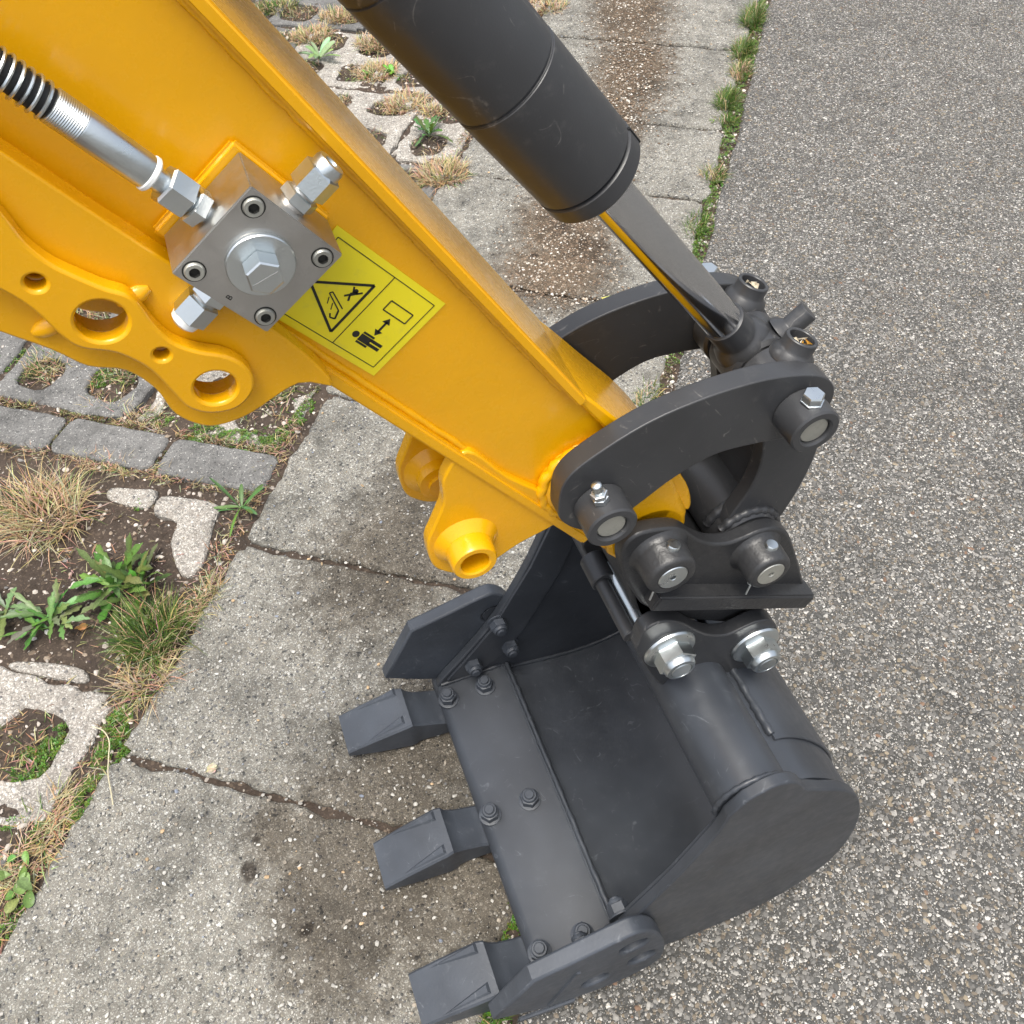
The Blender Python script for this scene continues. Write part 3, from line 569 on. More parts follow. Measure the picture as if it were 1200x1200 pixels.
# straw litter on the soil and dead grass matted into the paver cells
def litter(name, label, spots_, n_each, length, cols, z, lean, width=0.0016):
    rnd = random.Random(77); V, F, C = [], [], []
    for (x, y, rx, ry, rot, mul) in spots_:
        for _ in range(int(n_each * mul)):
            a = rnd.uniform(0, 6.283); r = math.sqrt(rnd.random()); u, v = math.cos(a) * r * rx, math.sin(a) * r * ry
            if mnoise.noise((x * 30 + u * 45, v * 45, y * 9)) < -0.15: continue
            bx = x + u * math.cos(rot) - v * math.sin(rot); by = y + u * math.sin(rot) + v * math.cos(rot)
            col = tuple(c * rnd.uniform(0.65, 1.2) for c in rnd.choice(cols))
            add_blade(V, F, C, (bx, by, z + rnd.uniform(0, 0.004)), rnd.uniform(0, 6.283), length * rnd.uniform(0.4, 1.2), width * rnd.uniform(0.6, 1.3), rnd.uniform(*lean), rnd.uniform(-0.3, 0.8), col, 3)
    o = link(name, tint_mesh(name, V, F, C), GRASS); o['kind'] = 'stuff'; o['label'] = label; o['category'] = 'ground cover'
cs_ = []
for (cs, ct, a, b) in cells:
    if -0.5 < cs < 2.9 and ct > -1.5:
        p = st(cs, ct); q = random.Random(int(cs * 1000 + ct * 777)).random(); cs_.append((p.x, p.y, a * 0.95, b * 0.95, RS, 0.25 + 1.0 * q))
DRY = STRAW + [(0.20, 0.14, 0.08), (0.28, 0.20, 0.11)]
litter('matted_dead_grass', 'dead straw and moss matted into the paver cells', cs_, 260, 0.022, DRY + GREEN[:1], -0.006, (0.5, 1.5), 0.0018)
edge_spots = [(*st2(s_e, -0.552), 0.05, 0.024, RS, 1.0) for s_e in [-0.45 + 0.07 * k for k in range(16)]] + [(*st2(0.46, -0.60 - 0.09 * k), 0.016, 0.05, RS, 0.8) for k in range(7)] + [(*st2(0.563, -0.60 - 0.09 * k), 0.010, 0.05, RS, 0.9) for k in range(8)]
edge_spots += [(*st2(s_e, -0.545), 0.06, 0.016, RS, 0.7) for s_e in [0.9 + 0.09 * k for k in range(16)]] + [(*gpx(px, py), 0.09, 0.07, 0.3, 0.6) for px, py in ((110, 640), (60, 680), (190, 620), (90, 770), (200, 690))]
litter('straw_litter', 'broken straw and leaf crumbs littering the soil along the slab edge', edge_spots, 170, 0.018, DRY + [(0.10, 0.07, 0.05)], -0.007, (1.0, 1.57), 0.0014)
moss('olive_moss', [(*st2(0.560, -0.60 - 0.08 * k), 0.010, 0.05, RS, 130, 0.006) for k in range(8)] + [(*st2(0.51, -0.541 - 0.2125 - k * 0.217), 0.05, 0.006, RS, 90, 0.005) for k in range(4)] + [(*st2(0.55 + 0.12 * k, 0.082), 0.07, 0.014, RS, 110, 0.006) for k in range(18)] + [(*st2(0.72 + 0.158 * k, -0.555), 0.06, 0.01, RS, 80, 0.005) for k in range(12)],
    'olive and brown moss in the joints of the brick row and at the asphalt edge', ((0.12, 0.105, 0.025), (0.09, 0.11, 0.02), (0.15, 0.12, 0.045), (0.08, 0.06, 0.03)))
# single fallen bits
def crumpled(name, px, py, size, col, label, seed, z=0.002):
    rnd = random.Random(seed); x, y = gpx(px, py); V, F, C = [], [], []
    for q in range(3):
        az = rnd.uniform(0, 6.28); cx, cy = x + rnd.uniform(-.4, .4) * size, y + rnd.uniform(-.4, .4) * size; i0 = len(V); n = 7
        V.append((cx, cy, z + size * .25)); C.append(col)
        for k in range(n):
            a = az + 6.283 * k / n; r = size * rnd.uniform(0.25, 0.7); V.append((cx + math.cos(a) * r, cy + math.sin(a) * r * .6, z + rnd.uniform(0, size * .3))); C.append(tuple(c * rnd.uniform(.7, 1.2) for c in col))
        for k in range(n): F.append((i0, i0 + 1 + k, i0 + 1 + (k + 1) % n))
    return tag(link(name, tint_mesh(name, V, F, C), LEAF), label, 'leaf')
crumpled('fallen_leaf', 720, 355, 0.028, (0.50, 0.50, 0.16), 'pale yellow leaf on the slab behind the far link', 3)
crumpled('fallen_leaf', 250, 900, 0.014, (0.50, 0.40, 0.28), 'dry beige leaf scrap in the slab joint at lower left', 9)
crumpled('fallen_leaf', 96, 738, 0.014, (0.45, 0.22, 0.06), 'orange brown leaf between the two dandelions', 14)
stem = [Vector((*gpx(px, py), 0.012 - 0.0012 * i)) for i, (px, py) in enumerate([(112, 856), (124, 860), (131, 872), (130, 890), (129, 910), (132, 930), (134, 945)])]
tag(link('grass_stalk', sweep_mesh(smooth_loop([tuple(p) for p in stem], 4, False), 0.0009, 6), paint('straw', (0.5, 0.45, 0.3), 0.6)), 'single pale bent stalk lying across the moss onto the slab', 'stalk')

# ------------------------------------------------------------------ excavator arm
YC = -0.008                                   # centre plane of arm and linkage
A = Vector((0.113, 0, 0.694)); B = Vector((0.262, 0, 0.728)); C1 = Vector((0.166, 0, 0.609)); C2 = Vector((0.258, 0, 0.565))
def P3(c, y): return Vector((c.x, y, c.z))
NY = Vector((0, -1, 0))
arm = thing('excavator_arm', (0.0, YC, 0.9), 'yellow painted steel digger arm with ribbed edges', 'digger arm')
yN, yF = YC - 0.0445, YC + 0.0445             # flange edges
ySN, ySF = yN + 0.0075, yF - 0.0075           # side plates set back
topA = Vector((-0.050, 0, 1.049)); topB = Vector((0.090, 0, 0.813)); dT = (topB - topA).normalized()
botA = Vector((-0.150, 0, 0.998)); botB = Vector((0.080, 0, 0.668)); dBt = (botB - botA).normalized()
nT = Vector((-dT.z, 0, dT.x)); nT = nT if nT.x > 0 else -nT         # outward (up right)
nB = Vector((-dBt.z, 0, dBt.x)); nB = nB if nB.x < 0 else -nB
def tp(t): return topA + dT * t
def bt(t): return botA + dBt * t
def XZp(v): return (v.x, v.z)
tipr = 0.034
tip = [(C1.x + tipr * math.cos(a), C1.z + tipr * math.sin(a)) for a in [R_(30 - k * 24) for k in range(8)]]
# tip circle runs clockwise from the upper right round to the lower left
side = [XZp(tp(-1.0) - nT * 0.003), XZp(tp(0) - nT * 0.003), XZp(tp(0.275) - nT * 0.003), (0.150, 0.708), (0.186, 0.652)] + tip + [XZp(bt(0.40) - nB * 0.003), XZp(bt(0) - nB * 0.003), XZp(bt(-1.0) - nB * 0.003)]
for (a, b) in ((ySN, ySN + 0.006), (ySF - 0.006, ySF)): plate('side_plate', side, a, b, YEL, arm, bevel=0.0006)
def strip(name, p0, p1, n_in, th, y0, y1, parent=arm, bevel=0.0016):
    d = (p1 - p0).normalized(); c = (p0 + p1) / 2 + n_in * (th / 2); c = Vector((c.x, (y0 + y1) / 2, c.z))
    return link(name, box_mesh(c, d, Vector((0, 1, 0)), d.cross(Vector((0, 1, 0))), (p1 - p0).length, abs(y1 - y0), th, bevel, 3), YEL, parent)
strip('top_plate', tp(-1.0), tp(0.318), -nT, 0.0075, yN, yF)
strip('bottom_plate', bt(-1.0), bt(0.455), -nB, 0.0085, yN, yF)
# nose: narrow bent plate closing the arm end
nose = smooth_loop([XZp(tp(0.314)), (0.142, 0.737), (0.172, 0.697), (0.196, 0.655), (0.203, 0.625), (0.193, 0.628), (0.160, 0.690), (0.130, 0.735), XZp(tp(0.30) - nT * 0.006)], 4)
plate('nose_plate', nose, yN + 0.003, yF - 0.003, YEL, arm, bevel=0.002)
cheek = [xz(*q, -0.0535) for q in ((760, 540), (788, 558), (797, 580), (806, 600), (800, 628))] + [(0.176, 0.576), (0.150, 0.577), (0.132, 0.600), (0.128, 0.640), (0.140, 0.680)]
for (a, b) in ((-0.0535, -0.040), (2 * YC + 0.040, 2 * YC + 0.0535)): plate('tip_cheek', cheek, a, b, YEL, arm, bevel=0.004)
# weld fillets along the flange corners
for y, sgn in ((ySN - 0.0006, 1), (ySF + 0.0006, -1)):
    for p0, p1 in ((tp(-0.9) - nT * 0.0085, tp(0.30) - nT * 0.0085), (bt(-0.9) - nB * 0.0098, bt(0.42) - nB * 0.0098)):
        weld('weld_bead', Vector((p0.x, y, p0.z)), Vector((p1.x, y, p1.z)), 0.0024, YEL, arm, 0.006, 0.10)
# pivot boss at A with its weld ring and bearing boss at the tip
lathe('pivot_boss', [(0, 0), (0.036, 0.0), (0.035, 0.003), (0.029, 0.0095), (0.027, 0.0102), (0.0, 0.0102)], P3(A, ySN), NY, YEL, arm)
lathe('pivot_boss', [(0, 0), (0.036, 0.0), (0.035, 0.003), (0.029, 0.0095), (0.027, 0.0102), (0.0, 0.0102)], P3(A, ySF), -NY, YEL, arm)
lathe('tip_boss', cyl(0.0325, 0, 0.091, 0.003), P3(C1, yF + 0.001), NY, YEL, arm)
link('weld_bead', sweep_mesh([P3(A, ySN - 0.004) + Vector((math.cos(a), 0, math.sin(a))) * (0.034 + 0.0012 * math.sin(a * 17)) for a in [6.283 * k / 60 for k in range(61)]], 0.0042, 8), YEL, arm)

# rear bracket with bearing holes: base plates and thick doublers on both sides
F3 = lambda L, y: [xz(px / 3.4286, 200 + py / 3.4286, y) for px, py in L]
dbl = F3([(0, 480), (130, 560), (250, 670), (330, 715), (470, 735), (600, 800), (700, 900), (760, 955), (850, 975), (950, 955), (1010, 900), (1022, 840), (980, 780), (900, 742), (800, 725), (700, 690), (620, 620), (560, 540), (510, 497), (420, 470), (300, 420), (200, 370), (100, 290), (20, 190)], -0.070)
ud = Vector((-0.577, 0.816))
dbl = [(-0.255, 1.085), (-0.205, 1.010), (-0.180, 0.975)] + dbl + [(-0.157, 1.012), (-0.175, 1.05), (-0.215, 1.11), (-0.25, 1.12)]
base_ = F3([(200, 690), (350, 758), (500, 775), (620, 850), (700, 950), (800, 995), (880, 995), (1000, 950), (1190, 830)], -0.055)
base_ = [(-0.270, 1.075), (-0.215, 0.985), (-0.185, 0.942)] + base_ + [(-0.042, 0.853), (-0.060, 0.892), (-0.110, 0.964), (-0.19, 1.08), (-0.25, 1.15)]
hl = F3([(408, 605), (868, 865), (142, 450), (650, 738)], -0.070); hr = [0.0112, 0.0104, 0.0042, 0.0037]
hl[1] = (hl[1][0] - 0.0005, hl[1][1] - 0.001)
ho = [circle(*c, r, 28) for c, r in zip(hl, hr)]
hob = [circle(*c, r + (0.0030 if r > 0.008 else -0.0005), 28) for c, r in zip(hl, hr)]
for (d0, d1, b0, b1) in ((-0.0705, -0.0610, -0.0608, -0.0480), (None, None, -0.0150, -0.0050)):
    bp_ = plate('bracket_plate', smooth_loop(base_, 4), b0, b1, YEL, arm, holes=hob, bevel=0.0012)
    if d0 is not None: plate('bracket_ear', smooth_loop(dbl, 4), d0, d1, YEL, arm, holes=ho, bevel=0.0016)
for px, py, dx in ((158, 350, 1), (60, 385, 1)):
    p = at(px, py, 1, -0.060); link('weld_bead', sweep_mesh([p + Vector((0.004 * k - 0.008, 0, 0.001 * k)) for k in range(5)], 0.005, 10, lambda i: [0.002, .0045, .005, .0045, .002][i]), YEL, arm)
# front thumb bracket: two ears with bearing tubes
ear = [(0.030, 0.760), (0.012, 0.742), (0.009, 0.718), (0.000, 0.697), (-0.007, 0.680), (-0.006, 0.656), (0.002, 0.643), (0.016, 0.634), (0.036, 0.636), (0.060, 0.648), (0.095, 0.662), (0.085, 0.690), (0.055, 0.725)]
for (a, b, d) in ((-0.0505, -0.0395, -1), (0.0235, 0.0345, 1)):
    e = plate('bracket_ear', smooth_loop(ear, 5), a, b, YEL, arm, bevel=0.0014)
    c = Vector((0.0205, (a if d < 0 else b), 0.6705)); dd = Vector((0, d, 0))
    lathe('bearing_tube', [(0.0105, -0.001), (0.024, 0.0), (0.021, 0.003), (0.0172, 0.007), (0.0165, 0.020), (0.0155, 0.0215), (0.0118, 0.0215), (0.0105, 0.0205), (0.0105, -0.03), (0, -0.03)], c, dd, YEL, arm)
    ci = Vector((0.0205, (b if d < 0 else a), 0.6705)); lathe('bearing_tube', [(0, 0.016), (0.0105, 0.016), (0.0165, 0.015), (0.0172, 0.006), (0.021, 0.003), (0.025, 0.0)], ci, -dd, YEL, arm)

# warning sticker on the side plate
stick_o = Vector((-0.018, ySN - 0.0004, 0.838)); eu = Vector((0.79, 0, 0.613)).normalized(); ev = Vector((-0.613, 0, 0.79)).normalized()
MM = 0.001
def SP(u, v, lift=0.0): return stick_o + eu * (u * MM) + ev * (v * MM) + NY * lift
def flat(name, polys, mat, parent, lift):
    V, F = [], []
    for poly in polys:
        i0 = len(V); n = len(poly)
        V += [SP(u, v, lift) for u, v in poly] + [SP(u, v, lift - 0.00025) for u, v in poly]
        F.append(tuple(range(i0, i0 + n))); F += [(i0 + k, i0 + (k + 1) % n, i0 + n + (k + 1) % n, i0 + n + k) for k in range(n)]
    bm = bmesh.new(); me = mesh(name, V, F, smooth=False); bm.from_mesh(me); bmesh.ops.triangulate(bm, faces=bm.faces); bmesh.ops.recalc_face_normals(bm, faces=bm.faces); bm.to_mesh(me); bm.free()
    return link(name, me, mat, parent)
def bar(a, b, w):
    a, b = Vector(a), Vector(b); d = (b - a).normalized(); n = Vector((-d.y, d.x)) * w / 2
    return [tuple(a - n), tuple(b - n), tuple(b + n), tuple(a + n)]
def ringbars(pts, w): return [bar(p, q, w) for p, q in zip(pts, pts[1:] + pts[:1])]
sticker = flat('warning_sticker', [[(0, 0), (59, 0), (59, 79), (0, 79)]], STICK, arm, 0.0002)
sticker['label'] = 'yellow warning sticker with black pictograms'
flat('sticker_border', ringbars([(4.5, 4.5), (54.5, 4.5), (54.5, 74.5), (4.5, 74.5)], 0.45) + [bar((4.5, 35), (54.5, 35), 0.45)], HOLE, sticker, 0.0004)
flat('warning_triangle', ringbars([(9.5, 40.5), (44.5, 40.5), (27, 69.5)], 1.5), HOLE, sticker, 0.0004)
def blob(c, r, n=14): return [(c[0] + r * math.cos(6.283 * k / n), c[1] + r * math.sin(6.283 * k / n)) for k in range(n)]
flat('falling_person', [blob((36.3, 46.2), 1.3), bar((33, 47.5), (36, 45), 2.0), bar((33, 47.5), (29.5, 45.8), 1.1), bar((33, 47.5), (30.6, 49.6), 1.1), bar((35, 45), (37.5, 42.6), 1.0), bar((34.6, 46.8), (37.8, 48.8), 1.0)], HOLE, sticker, 0.0004)
flat('falling_arm', [bar((17, 44.2), (22, 46), 1.0), bar((22, 46), (27.5, 57), 0.7), bar((24, 45), (29, 56), 0.7), bar((27.5, 57), (29, 56), 0.7), bar((17, 44.2), (16.2, 47), 0.8), bar((16.2, 47), (18.2, 48.6), 0.8), bar((20.2, 49.8), (23.8, 51.6), 0.5), bar((22, 53.8), (25.6, 55.6), 0.5)], HOLE, sticker, 0.00042)
flat('standing_person', [blob((16, 28.2), 2.1), bar((16, 25.4), (16, 18), 4.6), bar((12.6, 25.2), (12.6, 17.5), 1.3), bar((19.4, 25.2), (19.4, 17.5), 1.3), bar((14.6, 18.5), (14.6, 10.2), 1.9), bar((17.4, 18.5), (17.4, 10.2), 1.9)], HOLE, sticker, 0.0004)
flat('double_arrow', [bar((23.5, 19), (31.5, 19), 1.3), [(21, 19), (24.6, 16.4), (24.6, 21.6)], [(34, 19), (30.4, 21.6), (30.4, 16.4)]], HOLE, sticker, 0.00042)
flat('machine_outline', ringbars([(36.2, 10), (43, 10), (43, 26.5), (36.2, 26.5)], 0.7), HOLE, sticker, 0.0004)

# ------------------------------------------------------------------ valve block on the arm
bx_ = Vector((0.585, 0, -0.811)).normalized(); by_ = Vector((0.811, 0, 0.585)).normalized(); bc = Vector((-0.061, 0, 0.949))
link('mount_plate', box_mesh(Vector((bc.x - 0.001, ySN - 0.0022, bc.z + 0.0015)), bx_, by_, bx_.cross(by_), 0.059, 0.057, 0.0045, 0.0018, 3), YEL, arm)
blk = thing('valve_block', (bc.x, ySN - 0.004, bc.z), 'square machined steel valve block with hex fittings on the yellow arm', 'valve block')
yb0, yb1 = ySN - 0.0046, -0.0800
link('body', box_mesh(Vector((bc.x, (yb0 + yb1) / 2, bc.z)), bx_, NY, bx_.cross(NY), 0.053, abs(yb1 - yb0), 0.053, 0.0006, 2), STEEL, blk)
hexp = lambda af, h0, h1, ch=0.0012: [(0, h0), (af * 0.577 - ch, h0), (af * 0.577, h0 + ch * 0.6), (af * 0.577, h1 - ch * 0.6), (af * 0.577 - ch, h1), (0, h1)]
pl_ = P3(bc, yb1)
disc = lathe('plug', [(0, 0), (0.0152, 0), (0.0155, 0.0004), (0.0155, 0.0022), (0.0150, 0.0028), (0, 0.0028)], pl_ + Vector((0.0005, 0, 0.0005)), NY, ZINC, blk, 40)
hx = link('hex_head', lathe_mesh(hexp(0.0150, 0.0028, 0.0125, 0.0009), pl_ + Vector((0.0005, 0, 0.0005)), NY, 6, 0.55, 25), ZINC, disc)
link('score_line', box_mesh(pl_ + Vector((0.0005, -0.01255, 0.0005)), (bx_ * 0.3 + by_ * 0.95).normalized(), NY, (bx_ * 0.3 + by_ * 0.95).normalized().cross(NY), 0.0125, 0.0002, 0.0003, 0), STEEL, disc)
for a in (-1, 1):
    for b in (-1, 1):
        q = pl_ + bx_ * (0.0198 * a) + by_ * (0.0198 * b)
        s_ = lathe('socket_screw', [(0, 0.0003), (0.0024, 0.0003), (0.0024, 0.0016), (0.0040, 0.0016), (0.0044, 0.0010), (0.0045, 0.0001), (0.0045, -0.0006), (0, -0.0006)], q, NY, PIN, blk, 24, 0, 30)
        link('counterbore', lathe_mesh([(0.0046, 0.00015), (0.0051, 0.00015), (0.0052, 0.00025), (0.0052, -0.0006)], q, NY, 28), HOLE, s_)
        link('socket', lathe_mesh([(0, 0.0004), (0.0021, 0.0004), (0.0023, 0.0016), (0.0025, 0.0017)], q, NY, 6, 0.3), HOLE, s_)
# stamped mark
def stamp(cx, w, parent):
    cu = bpy.data.curves.new('t', 'FONT'); cu.body = 'B'; cu.size = w; cu.extrude = 0.00008; cu.align_x = 'CENTER'; cu.align_y = 'CENTER'
    ob = bpy.data.objects.new('t', cu); COL.objects.link(ob); dg = bpy.context.evaluated_depsgraph_get(); dg.update()
    me = bpy.data.meshes.new_from_object(ob.evaluated_get(dg)); me.materials.clear(); bpy.data.objects.remove(ob)
    m = Matrix((by_, -bx_, NY)).transposed().to_4x4(); m.translation = cx; me.transform(m); return link('stamped_mark', me, HOLE, parent)
stamp(P3(bc, yb1 - 0.0001) + bx_ * 0.0005 - by_ * 0.0215, 0.0042, blk)
def fitting(o, d, kind):
    f = link('fitting', lathe_mesh(hexp(0.0150, 0.0015, 0.0075), o, d, 6, 0.3, 25), ZINC, blk)
    link('neck', lathe_mesh(cyl(0.0066, -0.001, 0.0105, 0.0003), o, d, 24), STEEL, f)
    link('cap_nut', lathe_mesh(hexp(0.0158, 0.0085, 0.0215, 0.0016), o, d, 6, 0.12, 25), ZINC, f)
    if kind == 'cap': link('cap_end', lathe_mesh([(0, 0.021), (0.0072, 0.021), (0.0072, 0.0245), (0.0064, 0.0262), (0.0036, 0.0262), (0.003, 0.0252), (0, 0.0252)], o, d, 28), ZINC, f)
    else: link('cap_end', lathe_mesh([(0, 0.021), (0.0072, 0.021), (0.0066, 0.0245), (0.0045, 0.0262), (0, 0.0268)], o, d, 28), PLASTIC, f)
ym = (yb0 + yb1) / 2 - 0.0005
fitting(P3(bc, ym) + by_ * 0.0265, by_, 'cap'); fitting(P3(bc, ym) - by_ * 0.0265, -by_, 'plain')
# hose with spring guard
hd = -bx_; h0 = P3(bc, ym) - bx_ * 0.0265
hose = thing('hydraulic_hose', h0, 'black hydraulic hose in a coiled zinc spring guard screwed into the valve block', 'hose')
lathe('adapter', hexp(0.0150, 0.0015, 0.0080), h0, hd, ZINC, hose, 6, 0.1, 25)
lathe('swivel_nut', hexp(0.0160, 0.0090, 0.0215, 0.0014), h0, hd, ZINC, hose, 6, 0.4, 25)
lathe('stem', cyl(0.0050, -0.002, 0.034, 0.0003), h0, hd, ZINC, hose, 24)
lathe('end_ring', tube(0.0079, 0.0052, 0.0265, 0.0295, 0.0008), h0, hd, PLASTIC, hose, 32)
sleeve = lathe('crimp_sleeve', [(0.005, 0.0285), (0.0072, 0.0285), (0.0074, 0.030), (0.0074, 0.0580), (0.0072, 0.0585)] + [(0.0071 + (0.0003 if k % 2 else 0.0), 0.0585 + 0.00045 * k) for k in range(28)] + [(0.0066, 0.0715), (0.0, 0.0715)], h0, hd, ZINC, hose, 36, 0, 50)
hp = [h0 + hd * t for t in (0.068, 0.10, 0.14, 0.18)] + [h0 + hd * 0.26 + NY * 0.004, h0 + hd * 0.40 + NY * 0.005, h0 + hd * 0.60]
hpath = smooth_loop([tuple(p) for p in hp], 12, False)
link('hose_tube', sweep_mesh(hpath, 0.0062, 18), RUBBER, hose)
u_, v_, _w = basis(hd); coil = []
for k in range(0, 1500):
    th = k * 0.30; l = 0.0715 + th / 6.283 * 0.0036
    i = min(len(hpath) - 2, max(0, int((l - 0.068) / 0.532 * 72))); off = NY * (0.0045 * min(1, max(0, (l - 0.18) / 0.08)))
    coil.append(h0 + hd * l + off + (u_ * math.cos(th) + v_ * math.sin(th)) * 0.0071)
link('spring_guard', sweep_mesh(coil, 0.00075, 6), ZINC, hose)

# ------------------------------------------------------------------ hydraulic cylinder
cdir = Vector((-0.595, 0, 0.804)).normalized(); b0 = P3(B, YC)
hc = thing('hydraulic_cylinder', b0, 'thick black hydraulic cylinder with chrome piston rod above the yellow arm', 'hydraulic cylinder')
rb = 0.0312
lathe('barrel', [(0, 0.234), (rb - 0.0015, 0.234), (rb - 0.0003, 0.2355), (rb - 0.0003, 0.305), (rb - 0.0012, 0.3055), (rb - 0.0012, 0.3065), (rb, 0.307), (rb, 0.385), (rb - 0.001, 0.3855), (rb - 0.001, 0.3865), (rb, 0.387), (rb, 0.95), (0, 0.95)], b0, cdir, BLK, hc, 64)
lathe('gland_sleeve', tube(rb + 0.0002, rb - 0.002, 0.2345, 0.3045, 0.0004), b0, cdir, BLK, hc, 64)
lathe('end_cap', [(0.0142, 0.218), (0.026, 0.218), (rb - 0.0012, 0.2195), (rb + 0.0004, 0.2215), (rb + 0.0004, 0.2315), (rb - 0.001, 0.2325), (rb - 0.0028, 0.2327), (rb - 0.0028, 0.2345), (0.0142, 0.2345)], b0, cdir, BLK, hc, 64)
lathe('scraper_ring', tube(0.0175, 0.0139, 0.2155, 0.219, 0.0008), b0, cdir, RUBBER, hc, 48)
p = b0 + cdir * 0.2265 + (NY * 0.25 + Vector((0.804, 0, 0.595)) * 0.97).normalized() * (rb + 0.0002)
link('spanner_notch', box_mesh(p, cdir, (NY * 0.25 + Vector((0.804, 0, 0.595)) * 0.97).normalized(), cdir.cross((NY * 0.25 + Vector((0.804, 0, 0.595)) * 0.97).normalized()), 0.012, 0.0016, 0.0022, 0.0002), RUBBER, hc)
lathe('piston_rod', cyl(0.0139, 0.034, 0.23, 0.0005), b0, cdir, CHROME, hc, 64)
lathe('rod_collar', [(0.0, 0.014), (0.0215, 0.0165), (0.0200, 0.0225), (0.0172, 0.0270), (0.0158, 0.0285), (0.0154, 0.0300), (0.0153, 0.0495), (0.0146, 0.0500), (0, 0.0500)], b0, cdir, BLK, hc, 48)
eye = lathe('rod_eye', tube(0.0262, 0.0115, -0.0190, 0.0190, 0.003), b0, NY, BLK, hc, 48)
sd = Vector((0.70, 0, 0.714)).normalized()
gs = lathe('grease_stub', [(0, 0.024), (0.0145, 0.026), (0.0118, 0.0300), (0.0084, 0.0325), (0.0080, 0.0335), (0.0080, 0.0490), (0.0076, 0.0495), (0.0, 0.0497)], b0 + Vector((0, -0.004, 0)), (sd + Vector((0, -0.1, 0))).normalized(), BLK, hc, 28)

# ------------------------------------------------------------------ side links (banana shaped)
lo = [(0.086, 0.685), (0.084, 0.705), (0.088, 0.724), (0.102, 0.738), (0.143, 0.757), (0.183, 0.765), (0.225, 0.766), (0.258, 0.760), (0.280, 0.750), (0.291, 0.735), (0.290, 0.717), (0.278, 0.702), (0.259, 0.699), (0.235, 0.703), (0.202, 0.705), (0.172, 0.694), (0.146, 0.677), (0.126, 0.665), (0.104, 0.666)]
lout = smooth_loop(lo, 5)
def hexbolt(parent, o, d, af=0.0130, mat=ZINC, name='bolt', ph=0.2):
    bo = link(name, lathe_mesh([(0, 0), (0.0082, 0), (0.0082, 0.001), (0.0077, 0.0012), (af * 0.577, 0.0012), (af * 0.577, 0.0062), (af * 0.53, 0.0072), (0, 0.0074)], o, d, 6, ph, 25), mat, parent); return bo
for nm, y_in, sg, lab in (('near', YC - 0.0455, -1, 'curved black link nearest the viewer joining arm and cylinder'), ('far', YC + 0.0455, 1, 'curved black link on the far side, half hidden by the piston rod')):
    lk = thing('side_link', (0.19, y_in, 0.72), lab, 'link', 'pair of curved side links')
    plate('link_plate', lout, y_in, y_in + sg * 0.0165, BLK, lk, bevel=0.0009)
    dd = Vector((0, sg, 0)); yo = y_in + sg * 0.0163
    for c, bt_ in ((B, 'bolt'), (A, 'stud')):
        bs = lathe('pin_boss', tube(0.0186, 0.0112, 0, 0.0262, 0.0014), P3(c, yo), dd, BLK, lk, 48)
        link('pin', lathe_mesh(cyl(0.0109, -0.012, 0.0235, 0.0008), P3(c, yo), dd, 40), PIN, bs)
        up = Vector((0.02, 0, 1)).normalized() if bt_ == 'bolt' else Vector((-0.22, 0, 1)).normalized()
        m_ = P3(c, yo + sg * 0.0135)
        if bt_ == 'bolt':
            hexbolt(bs, m_ + up * 0.0183, up)
            link('nut', lathe_mesh(hexp(0.0115, 0.0180, 0.0245), m_, -up, 6, 0.2, 25), ZINC, bs)
        else:
            link('nut', lathe_mesh(hexp(0.0105, 0.0183, 0.0238, 0.0009), m_, up, 6, 0.0, 25), ZINC, bs)
            link('nut', lathe_mesh(hexp(0.0105, 0.0240, 0.0285, 0.0009), m_, up, 6, 0.3, 25), ZINC, bs)
            link('threaded_stud', lathe_mesh([(0, 0.02)] + [(0.0033 + (0.00035 if k % 2 else 0), 0.0285 + k * 0.0006) for k in range(14)] + [(0.0028, 0.0375), (0, 0.0375)], m_, up, 18, 0, 60), ZINC, bs)

